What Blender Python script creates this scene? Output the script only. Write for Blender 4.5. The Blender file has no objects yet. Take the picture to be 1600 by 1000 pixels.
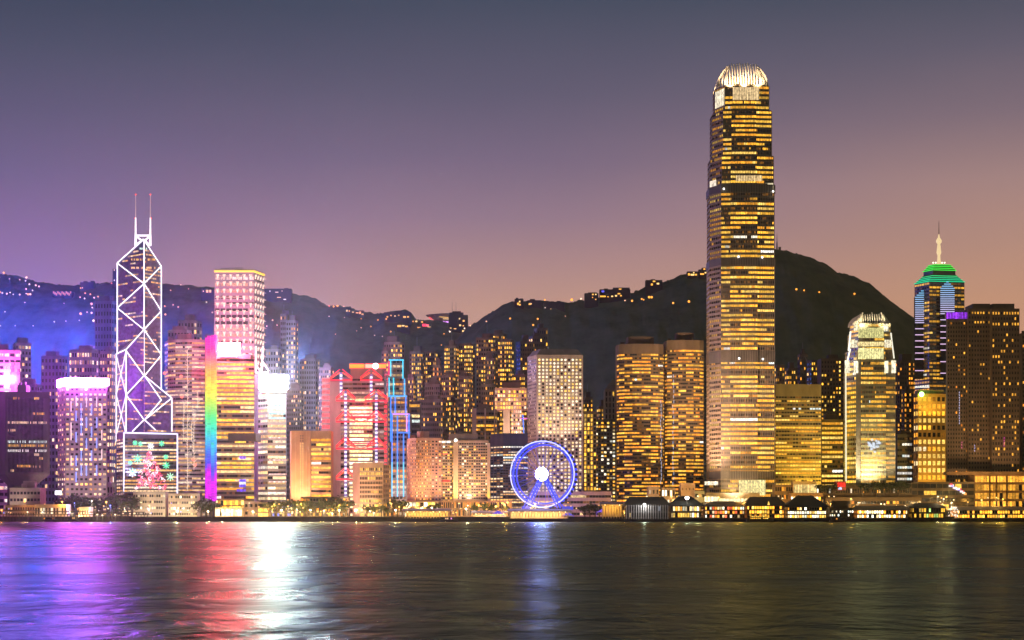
import bpy, math, random
from mathutils import Vector
sc = bpy.context.scene
col = sc.collection
R = math.radians
random.seed(7)

# ---------------------------------------------------------------- camera
cam = bpy.data.cameras.new('camera'); camo = bpy.data.objects.new('camera', cam); col.objects.link(camo)
camo.location = (0, 0, 8); camo.rotation_euler = (R(90), 0, 0)
cam.sensor_width = 36; cam.lens = 56.25; cam.shift_y = 301/1600
cam.clip_start = 1; cam.clip_end = 20000
sc.camera = camo
FOC = 2500.0                                   # focal length in photo pixels (1600 wide), horizon on row 801

# ---------------------------------------------------------------- world: dusk sky
SUN_EL, SUN_ROT = R(-3.5), R(35)
w = bpy.data.worlds.new('World'); sc.world = w; w.use_nodes = True
nt = w.node_tree; N = nt.nodes; L = nt.links
for n in list(N): N.remove(n)
def ramp_node(nt, stops):
    r = nt.nodes.new('ShaderNodeValToRGB'); e = r.color_ramp.elements
    while len(e) > 1: e.remove(e[-1])
    e[0].position, e[0].color = stops[0][0], (*stops[0][1], 1)
    for p, c in stops[1:]:
        x = e.new(p); x.color = (*c, 1)
    return r
def lin(r, g, b): return tuple((c/255/12.92 if c/255 <= .04045 else ((c/255+.055)/1.055)**2.4) for c in (r, g, b))
def el(y): return math.sin(math.atan((801-y)/FOC))/.4     # row of the photo -> ramp position
tc = N.new('ShaderNodeTexCoord'); sep = N.new('ShaderNodeSeparateXYZ'); L.new(tc.outputs['Generated'], sep.inputs[0])
zs = N.new('ShaderNodeMath'); zs.operation = 'DIVIDE'; zs.inputs[1].default_value = .4; L.new(sep.outputs['Z'], zs.inputs[0])
def sky(stops):
    r = ramp_node(nt, [(el(y), lin(*c)) for y, c in stops]+[(1.0, lin(34, 44, 62))]); L.new(zs.outputs[0], r.inputs[0]); return r
left = sky([(800, (170, 128, 172)), (450, (162, 128, 166)), (380, (146, 117, 158)), (290, (123, 107, 143)), (200, (104, 97, 126)), (100, (82, 86, 108)), (0, (60, 72, 92))])
mid = sky([(800, (214, 164, 140)), (480, (214, 165, 146)), (420, (194, 152, 150)), (340, (160, 131, 150)), (250, (131, 113, 139)), (150, (104, 98, 122)), (0, (74, 82, 102))])
right = sky([(800, (216, 158, 120)), (480, (213, 160, 130)), (400, (198, 153, 136)), (300, (178, 143, 140)), (200, (140, 119, 130)), (100, (108, 101, 118)), (0, (78, 84, 101))])
def mapr(inp, a, b):
    m = N.new('ShaderNodeMapRange'); m.interpolation_type = 'SMOOTHSTEP'; m.inputs[1].default_value = a; m.inputs[2].default_value = b
    L.new(inp, m.inputs[0]); return m.outputs[0]
def mixc(f, a, b, bt='MIX'):
    m = N.new('ShaderNodeMix'); m.data_type = 'RGBA'; m.blend_type = bt
    if isinstance(f, float): m.inputs[0].default_value = f
    else: L.new(f, m.inputs[0])
    for s, v in ((6, a), (7, b)):
        if isinstance(v, tuple): m.inputs[s].default_value = (*v, 1)
        else: L.new(v, m.inputs[s])
    return m.outputs[2]
a = mixc(mapr(sep.outputs['X'], -.34, .02), left.outputs[0], mid.outputs[0])
a = mixc(mapr(sep.outputs['X'], -.02, .32), a, right.outputs[0])
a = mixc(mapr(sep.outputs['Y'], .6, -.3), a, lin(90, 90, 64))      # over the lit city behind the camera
st = N.new('ShaderNodeTexSky'); st.sky_type = 'NISHITA'; st.sun_disc = False; st.sun_elevation = SUN_EL; st.sun_rotation = SUN_ROT
a = mixc(.05, a, st.outputs[0], 'ADD')
cn = N.new('ShaderNodeTexNoise'); cn.inputs['Scale'].default_value = 5; cn.inputs['Detail'].default_value = 4       # thin uneven veils of cloud
cm = N.new('ShaderNodeMapping'); cm.inputs['Scale'].default_value = (1, 1, 3.5); L.new(tc.outputs['Generated'], cm.inputs[0]); L.new(cm.outputs[0], cn.inputs[0])
cr_ = ramp_node(nt, [(.3, (.93, .94, .955)), (.7, (1.0, .99, .98))]); L.new(cn.outputs[0], cr_.inputs[0])
a = mixc(1.0, a, cr_.outputs[0], 'MULTIPLY')
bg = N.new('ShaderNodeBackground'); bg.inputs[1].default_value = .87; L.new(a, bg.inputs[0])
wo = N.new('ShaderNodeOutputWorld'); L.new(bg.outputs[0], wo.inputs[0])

# the last of the daylight, far below its daytime strength
sl = bpy.data.lights.new('sun', 'SUN'); sl.energy = .05; sl.angle = R(12); sl.color = (1, .8, .7)
so = bpy.data.objects.new('sun', sl); col.objects.link(so); so.rotation_euler = (R(80), 0, R(35))

sc.view_settings.view_transform = 'Standard'; sc.view_settings.look = 'None'; sc.view_settings.exposure = 0; sc.view_settings.gamma = 1
sc.cycles.use_denoising = True
sc.cycles.max_bounces = 5; sc.cycles.diffuse_bounces = 1; sc.cycles.glossy_bounces = 2; sc.cycles.volume_bounces = 0
sc.cycles.sample_clamp_indirect = 4; sc.cycles.use_light_tree = True; sc.cycles.blur_glossy = .5

# ---------------------------------------------------------------- helpers
def X(px, Y): return (px-800)*Y/FOC
def Z(py, Y): return 8+(801-py)*Y/FOC
def P(px, py, Y): return Vector((X(px, Y), Y, Z(py, Y)))
GZ = 4.0                                       # level of the land

def tag(o, label=None, cat=None, group=None, kind=None):
    for k, v in (('label', label), ('category', cat), ('group', group), ('kind', kind)):
        if v: o[k] = v
    return o
def empty(name, loc, label=None, cat=None, group=None):
    o = bpy.data.objects.new(name, None); col.objects.link(o); o.location = loc; o.empty_display_size = 2
    return tag(o, label, cat, group)

class MB:
    def __init__(s): s.v = []; s.f = []; s.m = []; s.c = []; s.k = {}
    def p(s, q):
        key = (round(q[0], 2), round(q[1], 2), round(q[2], 2))
        i = s.k.get(key)
        if i is None: i = s.k[key] = len(s.v); s.v.append((q[0], q[1], q[2]))
        return i
    def face(s, pts, mi=0, c=(0, 0, 0)):
        ids = [s.p(q) for q in pts]
        if len(set(ids)) < 3: return
        s.f.append(ids); s.m.append(mi); s.c.append(c)
    def box(s, x0, x1, y0, y1, z0, z1, mi=0, c=(0, 0, 0)):
        s.prism([(x0, y0), (x1, y0), (x1, y1), (x0, y1)], z0, z1, mi, c)
    def prism(s, fp, z0, z1, mi=0, c=(0, 0, 0), top=None, cap=True):
        top = top or fp; n = len(fp)
        zt = z1 if isinstance(z1, (list, tuple)) else [z1]*n
        for i in range(n):
            j = (i+1) % n
            s.face([(*fp[i], z0), (*fp[j], z0), (*top[j], zt[j]), (*top[i], zt[i])], mi, c)
        if cap:
            s.face([(*top[i], zt[i]) for i in range(n)], mi, c); s.face([(*fp[i], z0) for i in reversed(range(n))], mi, c)
    def tube(s, a, b, r, mi=0, c=(0, 0, 0), n=5, r2=None):
        a = Vector(a); b = Vector(b); d = b-a
        if d.length < 1e-4: return
        d.normalize(); u = d.orthogonal().normalized(); w = d.cross(u); r2 = r if r2 is None else r2
        ra = [a+(u*math.cos(t)+w*math.sin(t))*r for t in (6.28319*i/n for i in range(n))]
        rb = [b+(u*math.cos(t)+w*math.sin(t))*r2 for t in (6.28319*i/n for i in range(n))]
        for i in range(n):
            j = (i+1) % n; s.face([ra[i], ra[j], rb[j], rb[i]], mi, c)
        s.face(list(reversed(ra)), mi, c)
        if r2 > .02: s.face(rb, mi, c)
    def path(s, pts, r, mi=0, c=(0, 0, 0), n=5, closed=False):
        pts = [Vector(p) for p in pts]
        rings = []; m = len(pts)
        for i, p in enumerate(pts):
            q0 = pts[(i-1) % m] if (closed or i) else p
            q1 = pts[(i+1) % m] if (closed or i < m-1) else p
            d = (q1-q0).normalized(); u = d.cross(Vector((.13, 1, .09))).normalized(); w = d.cross(u)
            rings.append([p+(u*math.cos(t)+w*math.sin(t))*r for t in (6.28319*k/n for k in range(n))])
        for i in range(m if closed else m-1):
            A, B = rings[i], rings[(i+1) % m]
            for k in range(n): s.face([A[k], A[(k+1) % n], B[(k+1) % n], B[k]], mi, c)
    def ball(s, ctr, r, mi=0, c=(0, 0, 0), nu=8, nv=5, sz=1):
        x, y, z = ctr
        for j in range(nv):
            t0, t1 = math.pi*j/nv, math.pi*(j+1)/nv
            for i in range(nu):
                p0, p1 = 6.28319*i/nu, 6.28319*(i+1)/nu
                q = [(t0, p0), (t1, p0), (t1, p1), (t0, p1)]
                s.face([(x+r*math.sin(t)*math.cos(p), y+r*math.sin(t)*math.sin(p), z+r*sz*math.cos(t)) for t, p in q], mi, c)
    def build(s, name, mats, parent=None, smooth=False):
        me = bpy.data.meshes.new(name); off = Vector(parent.matrix_world.translation) if parent is not None else None
        if parent is not None:
            loc = world_loc(parent); vs = [(x-loc[0], y-loc[1], z-loc[2]) for x, y, z in s.v]
        else: vs = s.v
        me.from_pydata(vs, [], s.f)
        if not isinstance(mats, (list, tuple)): mats = [mats]
        for m in mats: me.materials.append(m)
        me.polygons.foreach_set('material_index', s.m)
        if any(c != (0, 0, 0) for c in s.c):
            at = me.color_attributes.new('glow', 'FLOAT_COLOR', 'CORNER'); buf = []
            for f, c in zip(s.f, s.c):
                buf.extend((*c, 1)*len(f))
            at.data.foreach_set('color', buf)
        if smooth: me.polygons.foreach_set('use_smooth', [True]*len(s.f))
        me.update()
        o = bpy.data.objects.new(name, me); col.objects.link(o)
        if parent is not None: o.parent = parent
        return o
def world_loc(o):
    l = Vector(o.location); p = o.parent
    while p is not None: l += p.location; p = p.parent
    return l

# ---------------------------------------------------------------- materials
def new_mat(name):
    m = bpy.data.materials.new(name); m.use_nodes = True
    return m, m.node_tree, m.node_tree.nodes['Principled BSDF']
_mc = {}
def wallm(c, rough=.7, var=.25, scale=.15, metal=0.0):
    key = ('w', c, rough, metal)
    if key in _mc: return _mc[key]
    m, t, b = new_mat('wall_finish')
    g = t.nodes.new('ShaderNodeNewGeometry'); mp = t.nodes.new('ShaderNodeMapping'); mp.inputs['Scale'].default_value = (1, 1, .35)
    t.links.new(g.outputs['Position'], mp.inputs[0])
    n = t.nodes.new('ShaderNodeTexNoise'); n.inputs['Scale'].default_value = scale; n.inputs['Detail'].default_value = 5
    t.links.new(mp.outputs[0], n.inputs[0])
    r = ramp_node(t, [(.25, tuple(x*(1-var) for x in c)), (.75, tuple(min(1, x*(1+var)) for x in c))])
    t.links.new(n.outputs[0], r.inputs[0]); t.links.new(r.outputs[0], b.inputs['Base Color'])
    b.inputs['Roughness'].default_value = rough; b.inputs['Metallic'].default_value = metal; b.inputs['Specular IOR Level'].default_value = .15 if rough > .6 else .5
    _mc[key] = m; return m
def glassm(c=(.02, .025, .03), rough=.18):
    key = ('g', c, rough)
    if key in _mc: return _mc[key]
    m, t, b = new_mat('dark_glazing')
    n = t.nodes.new('ShaderNodeTexNoise'); n.inputs['Scale'].default_value = .3
    g = t.nodes.new('ShaderNodeNewGeometry'); t.links.new(g.outputs['Position'], n.inputs[0])
    r = ramp_node(t, [(.3, tuple(x*.6 for x in c)), (.7, tuple(x*1.4 for x in c))])
    t.links.new(n.outputs[0], r.inputs[0]); t.links.new(r.outputs[0], b.inputs['Base Color'])
    b.inputs['Roughness'].default_value = rough; b.inputs['IOR'].default_value = 1.5
    _mc[key] = m; return m
def emit(c, s, sample=True):
    key = ('e', c, s, sample)
    if key in _mc: return _mc[key]
    m, t, b = new_mat('lit_lamp')
    b.inputs['Base Color'].default_value = (.05, .05, .05, 1)
    b.inputs['Emission Color'].default_value = (*c, 1); b.inputs['Emission Strength'].default_value = s
    m.cycles.emission_sampling = 'FRONT_BACK' if sample else 'NONE'
    _mc[key] = m; return m
# lit rooms seen through glass: each pane carries the colour of its own lamps; ceilings, blinds and furniture break it up
WIN, t, b = new_mat('lit_window')
at = t.nodes.new('ShaderNodeVertexColor'); at.layer_name = 'glow'
g = t.nodes.new('ShaderNodeNewGeometry'); mp = t.nodes.new('ShaderNodeMapping'); mp.inputs['Scale'].default_value = (1, 1, .8)
t.links.new(g.outputs['Position'], mp.inputs[0])
n1 = t.nodes.new('ShaderNodeTexNoise'); n1.inputs['Scale'].default_value = .6; n1.inputs['Detail'].default_value = 4; n1.inputs['Roughness'].default_value = .75
t.links.new(mp.outputs[0], n1.inputs[0])
mr = t.nodes.new('ShaderNodeMapRange'); mr.inputs[1].default_value = .3; mr.inputs[2].default_value = .7; mr.inputs[3].default_value = .4; mr.inputs[4].default_value = 2.1
t.links.new(n1.outputs[0], mr.inputs[0])
t.links.new(at.outputs[0], b.inputs['Emission Color']); t.links.new(mr.outputs[0], b.inputs['Emission Strength'])
b.inputs['Base Color'].default_value = (.03, .03, .03, 1); b.inputs['Roughness'].default_value = .3
WIN.cycles.emission_sampling = 'NONE'
LED, t, b = new_mat('led_strip')                 # coloured LED strips and screens, colour per segment
at = t.nodes.new('ShaderNodeVertexColor'); at.layer_name = 'glow'
t.links.new(at.outputs[0], b.inputs['Emission Color']); b.inputs['Emission Strength'].default_value = 1
b.inputs['Base Color'].default_value = (.03, .03, .03, 1)
LED.cycles.emission_sampling = 'NONE'

def lamp(kind, name, loc, power, c, target=None, size=1.0, parent=None, spot=60, blend=.6):
    l = bpy.data.lights.new(name, kind); l.energy = power; l.color = c
    if kind == 'AREA': l.size = size
    else: l.shadow_soft_size = size
    if kind == 'SPOT': l.spot_size = R(spot); l.spot_blend = blend
    o = bpy.data.objects.new(name, l); col.objects.link(o)
    if parent is not None: o.parent = parent; o.location = Vector(loc)-world_loc(parent)
    else: o.location = loc
    if target is not None: o.rotation_euler = (Vector(target)-Vector(loc)).to_track_quat('-Z', 'Y').to_euler()
    return o

# ---------------------------------------------------------------- setting: water, land, hills, haze
m, t, b = new_mat('harbour_water')
b.inputs['Base Color'].default_value = (.02, .032, .014, 1); b.inputs['Roughness'].default_value = .3; b.inputs['IOR'].default_value = 1.33
b.inputs['Specular IOR Level'].default_value = .045; b.inputs['Specular Tint'].default_value = (.74, 1, .62, 1)
g = t.nodes.new('ShaderNodeNewGeometry')
def wave(scale, sx, det):
    mp = t.nodes.new('ShaderNodeMapping'); mp.inputs['Scale'].default_value = (sx, 1, 1); t.links.new(g.outputs['Position'], mp.inputs[0])
    n = t.nodes.new('ShaderNodeTexNoise'); n.inputs['Scale'].default_value = scale; n.inputs['Detail'].default_value = det; n.inputs['Roughness'].default_value = .55
    n.inputs['Distortion'].default_value = .6
    t.links.new(mp.outputs[0], n.inputs[0]); return n.outputs[0]
bu = t.nodes.new('ShaderNodeBump'); bu.inputs['Strength'].default_value = 1; bu.inputs['Distance'].default_value = .48
ad = t.nodes.new('ShaderNodeMath'); ad.operation = 'ADD'
t.links.new(wave(.16, 1.7, 6), ad.inputs[0])
m2 = t.nodes.new('ShaderNodeMath'); m2.operation = 'MULTIPLY'; m2.inputs[1].default_value = 2.5; t.links.new(wave(.035, 1.3, 4), m2.inputs[0])
t.links.new(m2.outputs[0], ad.inputs[1]); t.links.new(ad.outputs[0], bu.inputs['Height']); t.links.new(bu.outputs[0], b.inputs['Normal'])
# wind-ruffled and slick patches: the gloss changes from patch to patch
rr = t.nodes.new('ShaderNodeMapRange'); rr.inputs[1].default_value = .3; rr.inputs[2].default_value = .7; rr.inputs[3].default_value = .22; rr.inputs[4].default_value = .32
t.links.new(wave(.03, .7, 5), rr.inputs[0]); t.links.new(rr.outputs[0], b.inputs['Roughness'])
# silty harbour water: a dull green body under a tinted reflecting skin
fr = t.nodes.new('ShaderNodeFresnel'); fr.inputs['IOR'].default_value = 1.33; t.links.new(bu.outputs[0], fr.inputs['Normal'])
gl = t.nodes.new('ShaderNodeBsdfGlossy'); gl.inputs['Color'].default_value = (.29, .375, .285, 1); t.links.new(rr.outputs[0], gl.inputs['Roughness']); t.links.new(bu.outputs[0], gl.inputs['Normal'])
df = t.nodes.new('ShaderNodeBsdfDiffuse'); df.inputs['Color'].default_value = (.02, .032, .014, 1); t.links.new(bu.outputs[0], df.inputs['Normal'])
mx = t.nodes.new('ShaderNodeMixShader'); t.links.new(fr.outputs[0], mx.inputs[0]); t.links.new(df.outputs[0], mx.inputs[1]); t.links.new(gl.outputs[0], mx.inputs[2])
t.nodes.remove(b); t.links.new(mx.outputs[0], t.nodes['Material Output'].inputs['Surface'])
WATER = m
q = MB(); q.face([(-4000, -250, 0), (4000, -250, 0), (4000, 1401, 0), (-4000, 1401, 0)])
tag(q.build('water', WATER), kind='structure')
q = MB(); q.face([(-4000, 1400.5, GZ), (4000, 1400.5, GZ), (4000, 4600, GZ), (-4000, 4600, GZ)])
tag(q.build('ground', wallm((.06, .055, .05), .9)), kind='structure')
q = MB(); q.box(-4000, 4000, 1400, 1403, -1.5, GZ+.5)
for i in range(-220, 220): q.box(i*8-.3, i*8+.3, 1399.6, 1400.01, -1.2, GZ+.2)
q = MB(); pr = [(1400, -1.5), (1400, 3.2), (1399.6, 3.2), (1399.6, GZ+.5), (1402, GZ+.5), (1402, -1.5)]
for i in range(160):
    xa, xb = -2400+i*30, -2400+(i+1)*30
    for k in range(len(pr)-1):
        q.face([(xa, *pr[k]), (xb, *pr[k]), (xb, *pr[k+1]), (xa, *pr[k+1])])
tag(q.build('seawall', wallm((.05, .048, .045), .9, .4)), 'dark stone seawall along the whole harbour edge', 'seawall')

HILL, t, b = new_mat('wooded_hillside')
g = t.nodes.new('ShaderNodeNewGeometry'); n = t.nodes.new('ShaderNodeTexNoise'); n.inputs['Scale'].default_value = .03; n.inputs['Detail'].default_value = 9; n.inputs['Roughness'].default_value = .7
t.links.new(g.outputs['Position'], n.inputs[0])
r = ramp_node(t, [(.3, (.06, .08, .035)), (.5, (.11, .14, .065)), (.75, (.17, .18, .10))]); t.links.new(n.outputs[0], r.inputs[0]); t.links.new(r.outputs[0], b.inputs['Base Color'])
b.inputs['Roughness'].default_value = .95; b.inputs['Specular IOR Level'].default_value = .1

def interp(pts, x):
    if x <= pts[0][0]: return pts[0][1]
    for (a, ya), (b_, yb) in zip(pts, pts[1:]):
        if x <= b_: return ya+(yb-ya)*(x-a)/(b_-a)
    return pts[-1][1]
from mathutils import noise as mn
RIDGE_W = [(-500, 455), (-200, 420), (0, 430), (15, 436), (40, 437), (60, 444), (100, 447), (127, 448), (175, 444), (255, 447), (300, 450), (330, 453), (415, 456), (455, 462), (480, 466), (500, 472), (513, 481), (545, 482), (560, 488), (580, 492), (600, 492), (612, 488), (635, 488), (645, 494), (652, 504), (690, 506), (735, 514), (760, 530), (900, 580), (1000, 640)]
RIDGE_E = [(660, 600), (700, 545), (730, 517), (745, 507), (760, 496), (780, 484), (800, 474), (830, 473), (860, 474), (885, 477), (915, 471), (940, 466), (990, 459), (1010, 451), (1040, 442), (1060, 434), (1100, 427), (1150, 402), (1190, 392), (1211, 391), (1225, 393), (1250, 401), (1275, 411), (1290, 420), (1300, 428), (1325, 433), (1350, 443), (1365, 458), (1390, 475), (1410, 491), (1428, 505), (1450, 523), (1500, 566), (1600, 640), (1700, 690)]
def hill(ridge, Yr, Yb, wob):
    pts = MB(); x0, x1 = ridge[0][0], ridge[-1][0]
    cols = [x0+i*1.25 for i in range(int((x1-x0)/1.25)+1)]
    rows = [i/60 for i in range(61)]+[1.1, 1.3, 1.7]
    idx = []; v = []
    for px in cols:
        zr = Z(interp(ridge, px), Yr)
        xw = X(px, Yr); lst = []
        for tt in rows:
            y = Yb+(Yr-Yb)*tt
            s = math.sin(min(tt, 1)*math.pi/2)**1.25 if tt <= 1 else max(0, 1-(tt-1)*1.2)
            z = GZ-2+(zr-GZ+2)*s
            if 0 < tt < 1: z += wob*math.sin(tt*math.pi)*mn.noise((xw*.006, y*.006, 3.1))*.6
            if tt > .02: z += 4.5*(mn.noise((xw*.05, y*.04, 1.7)))*min(1, tt*4)+(6.5*abs(mn.noise((xw*.16, y*.13, 5))) if tt > .97 else .8*mn.noise((xw*.2, y*.13, 5)))*min(1, tt*4)
            if tt > .99: z = min(z, zr+6)
            v.append((xw, y, z)); 
    nr = len(rows); f = []
    for i in range(len(cols)-1):
        for j in range(nr-1):
            a = i*nr+j; f.append((a, a+nr, a+nr+1, a+1))
    me = bpy.data.meshes.new('hill'); me.from_pydata(v, [], f); me.materials.append(HILL); me.polygons.foreach_set('use_smooth', [True]*len(f)); me.update()
    o = bpy.data.objects.new('hill', me); col.objects.link(o); tag(o, kind='structure')
    def surf(px, py):                           # the point of the slope that shows at this pixel
        zr = Z(interp(ridge, px), Yr); lo = None
        for k in range(200):
            tt = k/200; y = Yb+(Yr-Yb)*tt
            xr = px
            s = math.sin(tt*math.pi/2)**1.25; z = GZ-2+(zr-GZ+2)*s
            if Z(py, y) <= z: return Vector((X(px, y), y, z+6))
        return P(px, py, Yr)
    return surf
surf_w = hill(RIDGE_W, 3000, 2350, 40)
surf_e = hill(RIDGE_E, 2800, 2250, 40)

HZ, t, b = new_mat('evening_haze')
t.nodes.remove(b)
pv = t.nodes.new('ShaderNodeVolumePrincipled'); pv.inputs['Color'].default_value = (.93, .93, .80, 1); pv.inputs['Density'].default_value = .00004; pv.inputs['Anisotropy'].default_value = .84
t.links.new(pv.outputs[0], t.nodes['Material Output'].inputs['Volume'])
q = MB(); q.box(-2600, 2600, -300, 3650, -3, 470)
ho = q.build('haze', HZ); tag(ho, kind='stuff'); ho.visible_shadow = True

# ---------------------------------------------------------------- buildings
GOLD = [(1, .46, .035), (1, .54, .06), (1, .40, .025), (1, .62, .12), (1, .49, .04)]
AMBER = [(1, .36, .025), (1, .43, .04), (1, .30, .02)]
WARM = [(1, .62, .26), (1, .70, .38), (1, .52, .16), (1, .78, .55), (1, .5, .12)]
CREAM = [(1, .78, .42), (1, .85, .6), (1, .7, .3), (.95, .95, .75)]
ROSE = [(1, .52, .38), (1, .65, .5), (1, .45, .3), (1, .75, .7)]
WHITE = [(1, .95, .85), (.85, 1, .95), (1, .9, .7)]

def sh(c, g): return tuple(x*g for x in c)
def office(p=.8, q=.75, pal=GOLD, gain=1.1, white=.04, stick=.8):
    """lit storeys: each floor gets a share of lit bays, lit in runs"""
    def f(nf, nb, rnd):
        out = []
        for i in range(nf):
            pr = rnd.uniform(q*.75, 1) if rnd.random() < p else rnd.uniform(0, .25)
            row = []; on = rnd.random() < pr; cc = rnd.choice(WHITE if rnd.random() < white else pal); gg = gain*rnd.uniform(.6, 1.35)
            for j in range(nb):
                if rnd.random() > stick: on = rnd.random() < pr; 
                if rnd.random() < .12: cc = rnd.choice(WHITE if rnd.random() < white else pal); gg = gain*rnd.uniform(.5, 1.4)
                g2 = gg*rnd.uniform(.8, 1.2)
                row.append(sh(cc, g2) if on else (sh(AMBER[0], gain*rnd.uniform(.06, .2)) if rnd.random() < .3 else None))
            out.append(row)
        return out
    return f
def flats(p=.3, pal=GOLD, gain=1.2, cols=True):
    """lit rooms of a block of flats: scattered, some stacks lit more than others"""
    def f(nf, nb, rnd):
        cw = [rnd.choice((.3, .7, 1.1, 2.0)) if cols else 1 for _ in range(nb)]
        out = []
        for i in range(nf):
            row = []
            for j in range(nb):
                gg = gain*rnd.choice((.45, .8, 1.2, 1.5, 2.0)); cc = rnd.choice(pal)
                row.append(tuple(x*gg for x in cc) if rnd.random() < p*cw[j] else None)
            out.append(row)
        return out
    return f

def facade(mb, A, B, z0, z1, nf, nb, wx, wz, rec, lit, gi=1):
    """one side of a building with recessed windows; returns the lit panes (storey, corners, colour)"""
    A = Vector(A); B = Vector(B); d = B-A; nrm = Vector((-d.y, d.x)).normalized()*rec     # inwards
    got = []
    def pt(u, z, inn=0.0):
        q = A+d*u
        return (q.x+nrm.x*inn, q.y+nrm.y*inn, z)
    H = (z1-z0)/nf
    for i in range(nf):
        za, zb = z0+i*H, z0+(i+1)*H; wa, wb = za+H*(1-wz)*.55, zb-H*(1-wz)*.45
        for j in range(nb):
            ua, ub = j/nb, (j+1)/nb; e = (1-wx)/2/nb; va, vb = ua+e, ub-e
            o = [pt(ua, za), pt(ub, za), pt(ub, zb), pt(ua, zb)]
            n = [pt(va, wa), pt(vb, wa), pt(vb, wb), pt(va, wb)]
            k = [pt(va, wa, 1), pt(vb, wa, 1), pt(vb, wb, 1), pt(va, wb, 1)]
            for s in range(4):
                t_ = (s+1) % 4
                mb.face([o[s], o[t_], n[t_], n[s]], 0); mb.face([n[s], n[t_], k[t_], k[s]], 0)
            mb.face(k, gi)
            c = lit[i][j] if lit else None
            if c: 
                f = .8
                got.append((i, [pt(va, wa, f), pt(vb, wa, f), pt(vb, wb, f), pt(va, wb, f)], c))
    return got

def corner_plan(pl, pc, pr, Y, dl=30, dr=6):
    """plan of a block turned to the camera: far left corner, near corner, far right corner, hidden corner"""
    Lc = Vector((X(pl, Y+dl), Y+dl)); C = Vector((X(pc, Y), Y)); Rc = Vector((X(pr, Y+dr), Y+dr))
    return [Lc, C, Rc, Lc+Rc-C]
def front_plan(l, r, Y, d=32):
    a, b_ = X(l, Y), X(r, Y)
    return [Vector((a, Y)), Vector((b_, Y)), Vector((b_, Y+d)), Vector((a, Y+d))]

_w = {}
def panes(root, got, mode, part='window', nmax=100):
    """the lit windows: one part a storey for ribbon glazing, one part a window for punched windows"""
    if not got: return
    if mode == 'band':
        runs = []
        for g in got:
            l = runs[-1] if runs else None
            if l and l[-1][0] == g[0] and (Vector(l[-1][1][1])-Vector(g[1][0])).length < .35*(Vector(g[1][1])-Vector(g[1][0])).length+.3: l.append(g)
            else: runs.append([g])
        runs.sort(key=lambda r_: -len(r_)); key = root.name; left_ = 100-_w.get(key, 0)
        for r_ in runs[:left_]:
            q = MB()
            for i, pts, c in r_: q.face(pts, 0, c)
            q.build('window_band', WIN, root)
        _w[key] = _w.get(key, 0)+len(runs[:left_])
        if runs[left_:]:
            q = MB()
            for r_ in runs[left_:]:
                for i, pts, c in r_: q.face(pts, 0, c)
            tag(q.build('window_lights', WIN, root), kind='stuff')
    elif mode == 'win':
        got = sorted(got, key=lambda g: -g[0])
        for i, pts, c in got[:nmax]:
            q = MB(); q.face(pts, 0, c); q.build(part, WIN, root)
        if got[nmax:]:
            q = MB()
            for i, pts, c in got[nmax:]: q.face(pts, 0, c)
            tag(q.build('window_lights', WIN, root), kind='stuff')
    else:
        q = MB()
        for i, pts, c in got: q.face(pts, 0, c)
        tag(q.build('window_lights', WIN, root), kind='stuff')

def tower(label, plan, yt, nf, bays, wall=(.25, .23, .2), glass=(.02, .025, .03), wx=.7, wz=.55, lit=None, mode='stuff', name='office_tower',
          cat='tower', group=None, rec=.35, yb=None, Yref=None, parapet=2.0, plant=None, seed=None, crown=None):
    rnd = random.Random(seed if seed is not None else sum(ord(c) for c in label))
    Yr = Yref or min(p.y for p in plan); zt = Z(yt, Yr); z0 = GZ if yb is None else Z(yb, Yr)
    cx = sum(p.x for p in plan)/len(plan); cy = sum(p.y for p in plan)/len(plan)
    root = empty(name, (cx, cy, z0), label, cat, group)
    mb = MB(); got = []; n = len(plan); zw = zt-parapet
    for i in range(n):
        A, B = plan[i], plan[(i+1) % n]; nb = bays[i] if i < len(bays) else 0
        if nb:
            got += facade(mb, A, B, z0, zw, nf, nb, wx, wz, rec, lit(nf, nb, rnd) if lit else None)
            mb.face([(*A, zw), (*B, zw), (*B, zt), (*A, zt)])
        else:
            mb.face([(*A, z0), (*B, z0), (*B, zw), (*A, zw)]); mb.face([(*A, zw), (*B, zw), (*B, zt), (*A, zt)])
    mb.face([(*p, zt) for p in plan]); mb.face([(*p, z0) for p in reversed(plan)])
    mb.build('wall', [wallm(wall), glassm(glass)], root)
    panes(root, got, mode)
    if plant is None: plant = rnd.random() < .75
    if plant:
        c = Vector((cx, cy)); s = rnd.uniform(.35, .65); off = (plan[1]-plan[0])*rnd.uniform(-.1, .1)
        q = MB(); q.prism([tuple(c+(p-c)*s+off) for p in plan], zt, zt+rnd.uniform(4, 8)); rp = q.build('roof_plant', wallm(tuple(x*.7 for x in wall)), root)
        for k in range(rnd.choice((1, 2, 3))):
            o = plan[0]+(plan[1]-plan[0])*rnd.uniform(.1, .8)+(plan[2]-plan[1])*rnd.uniform(.15, .6); q = MB(); q.box(o.x, o.x+rnd.uniform(2, 5), o.y, o.y+3, zt, zt+rnd.uniform(2, 4.5)); q.build('roof_tank', wallm(tuple(x*.8 for x in wall)), rp)
        if rnd.random() < .55:
            q = MB(); q.tube((c.x, c.y, zt), (c.x, c.y, zt+rnd.uniform(10, 20)), .35, n=4); q.build('antenna', wallm((.2, .2, .2)), rp)
    root['_zt'] = zt
    return root
def finish_top(r): 
    if '_zt' in r: del r['_zt']

def led(root, pts, r, c, s, name='light_tube', n=5, sample=False, closed=False):
    q = MB()
    if len(pts) == 2: q.tube(pts[0], pts[1], r, n=n)
    else: q.path(pts, r, n=n, closed=closed)
    return q.build(name, emit(c, s, sample), root)

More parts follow.
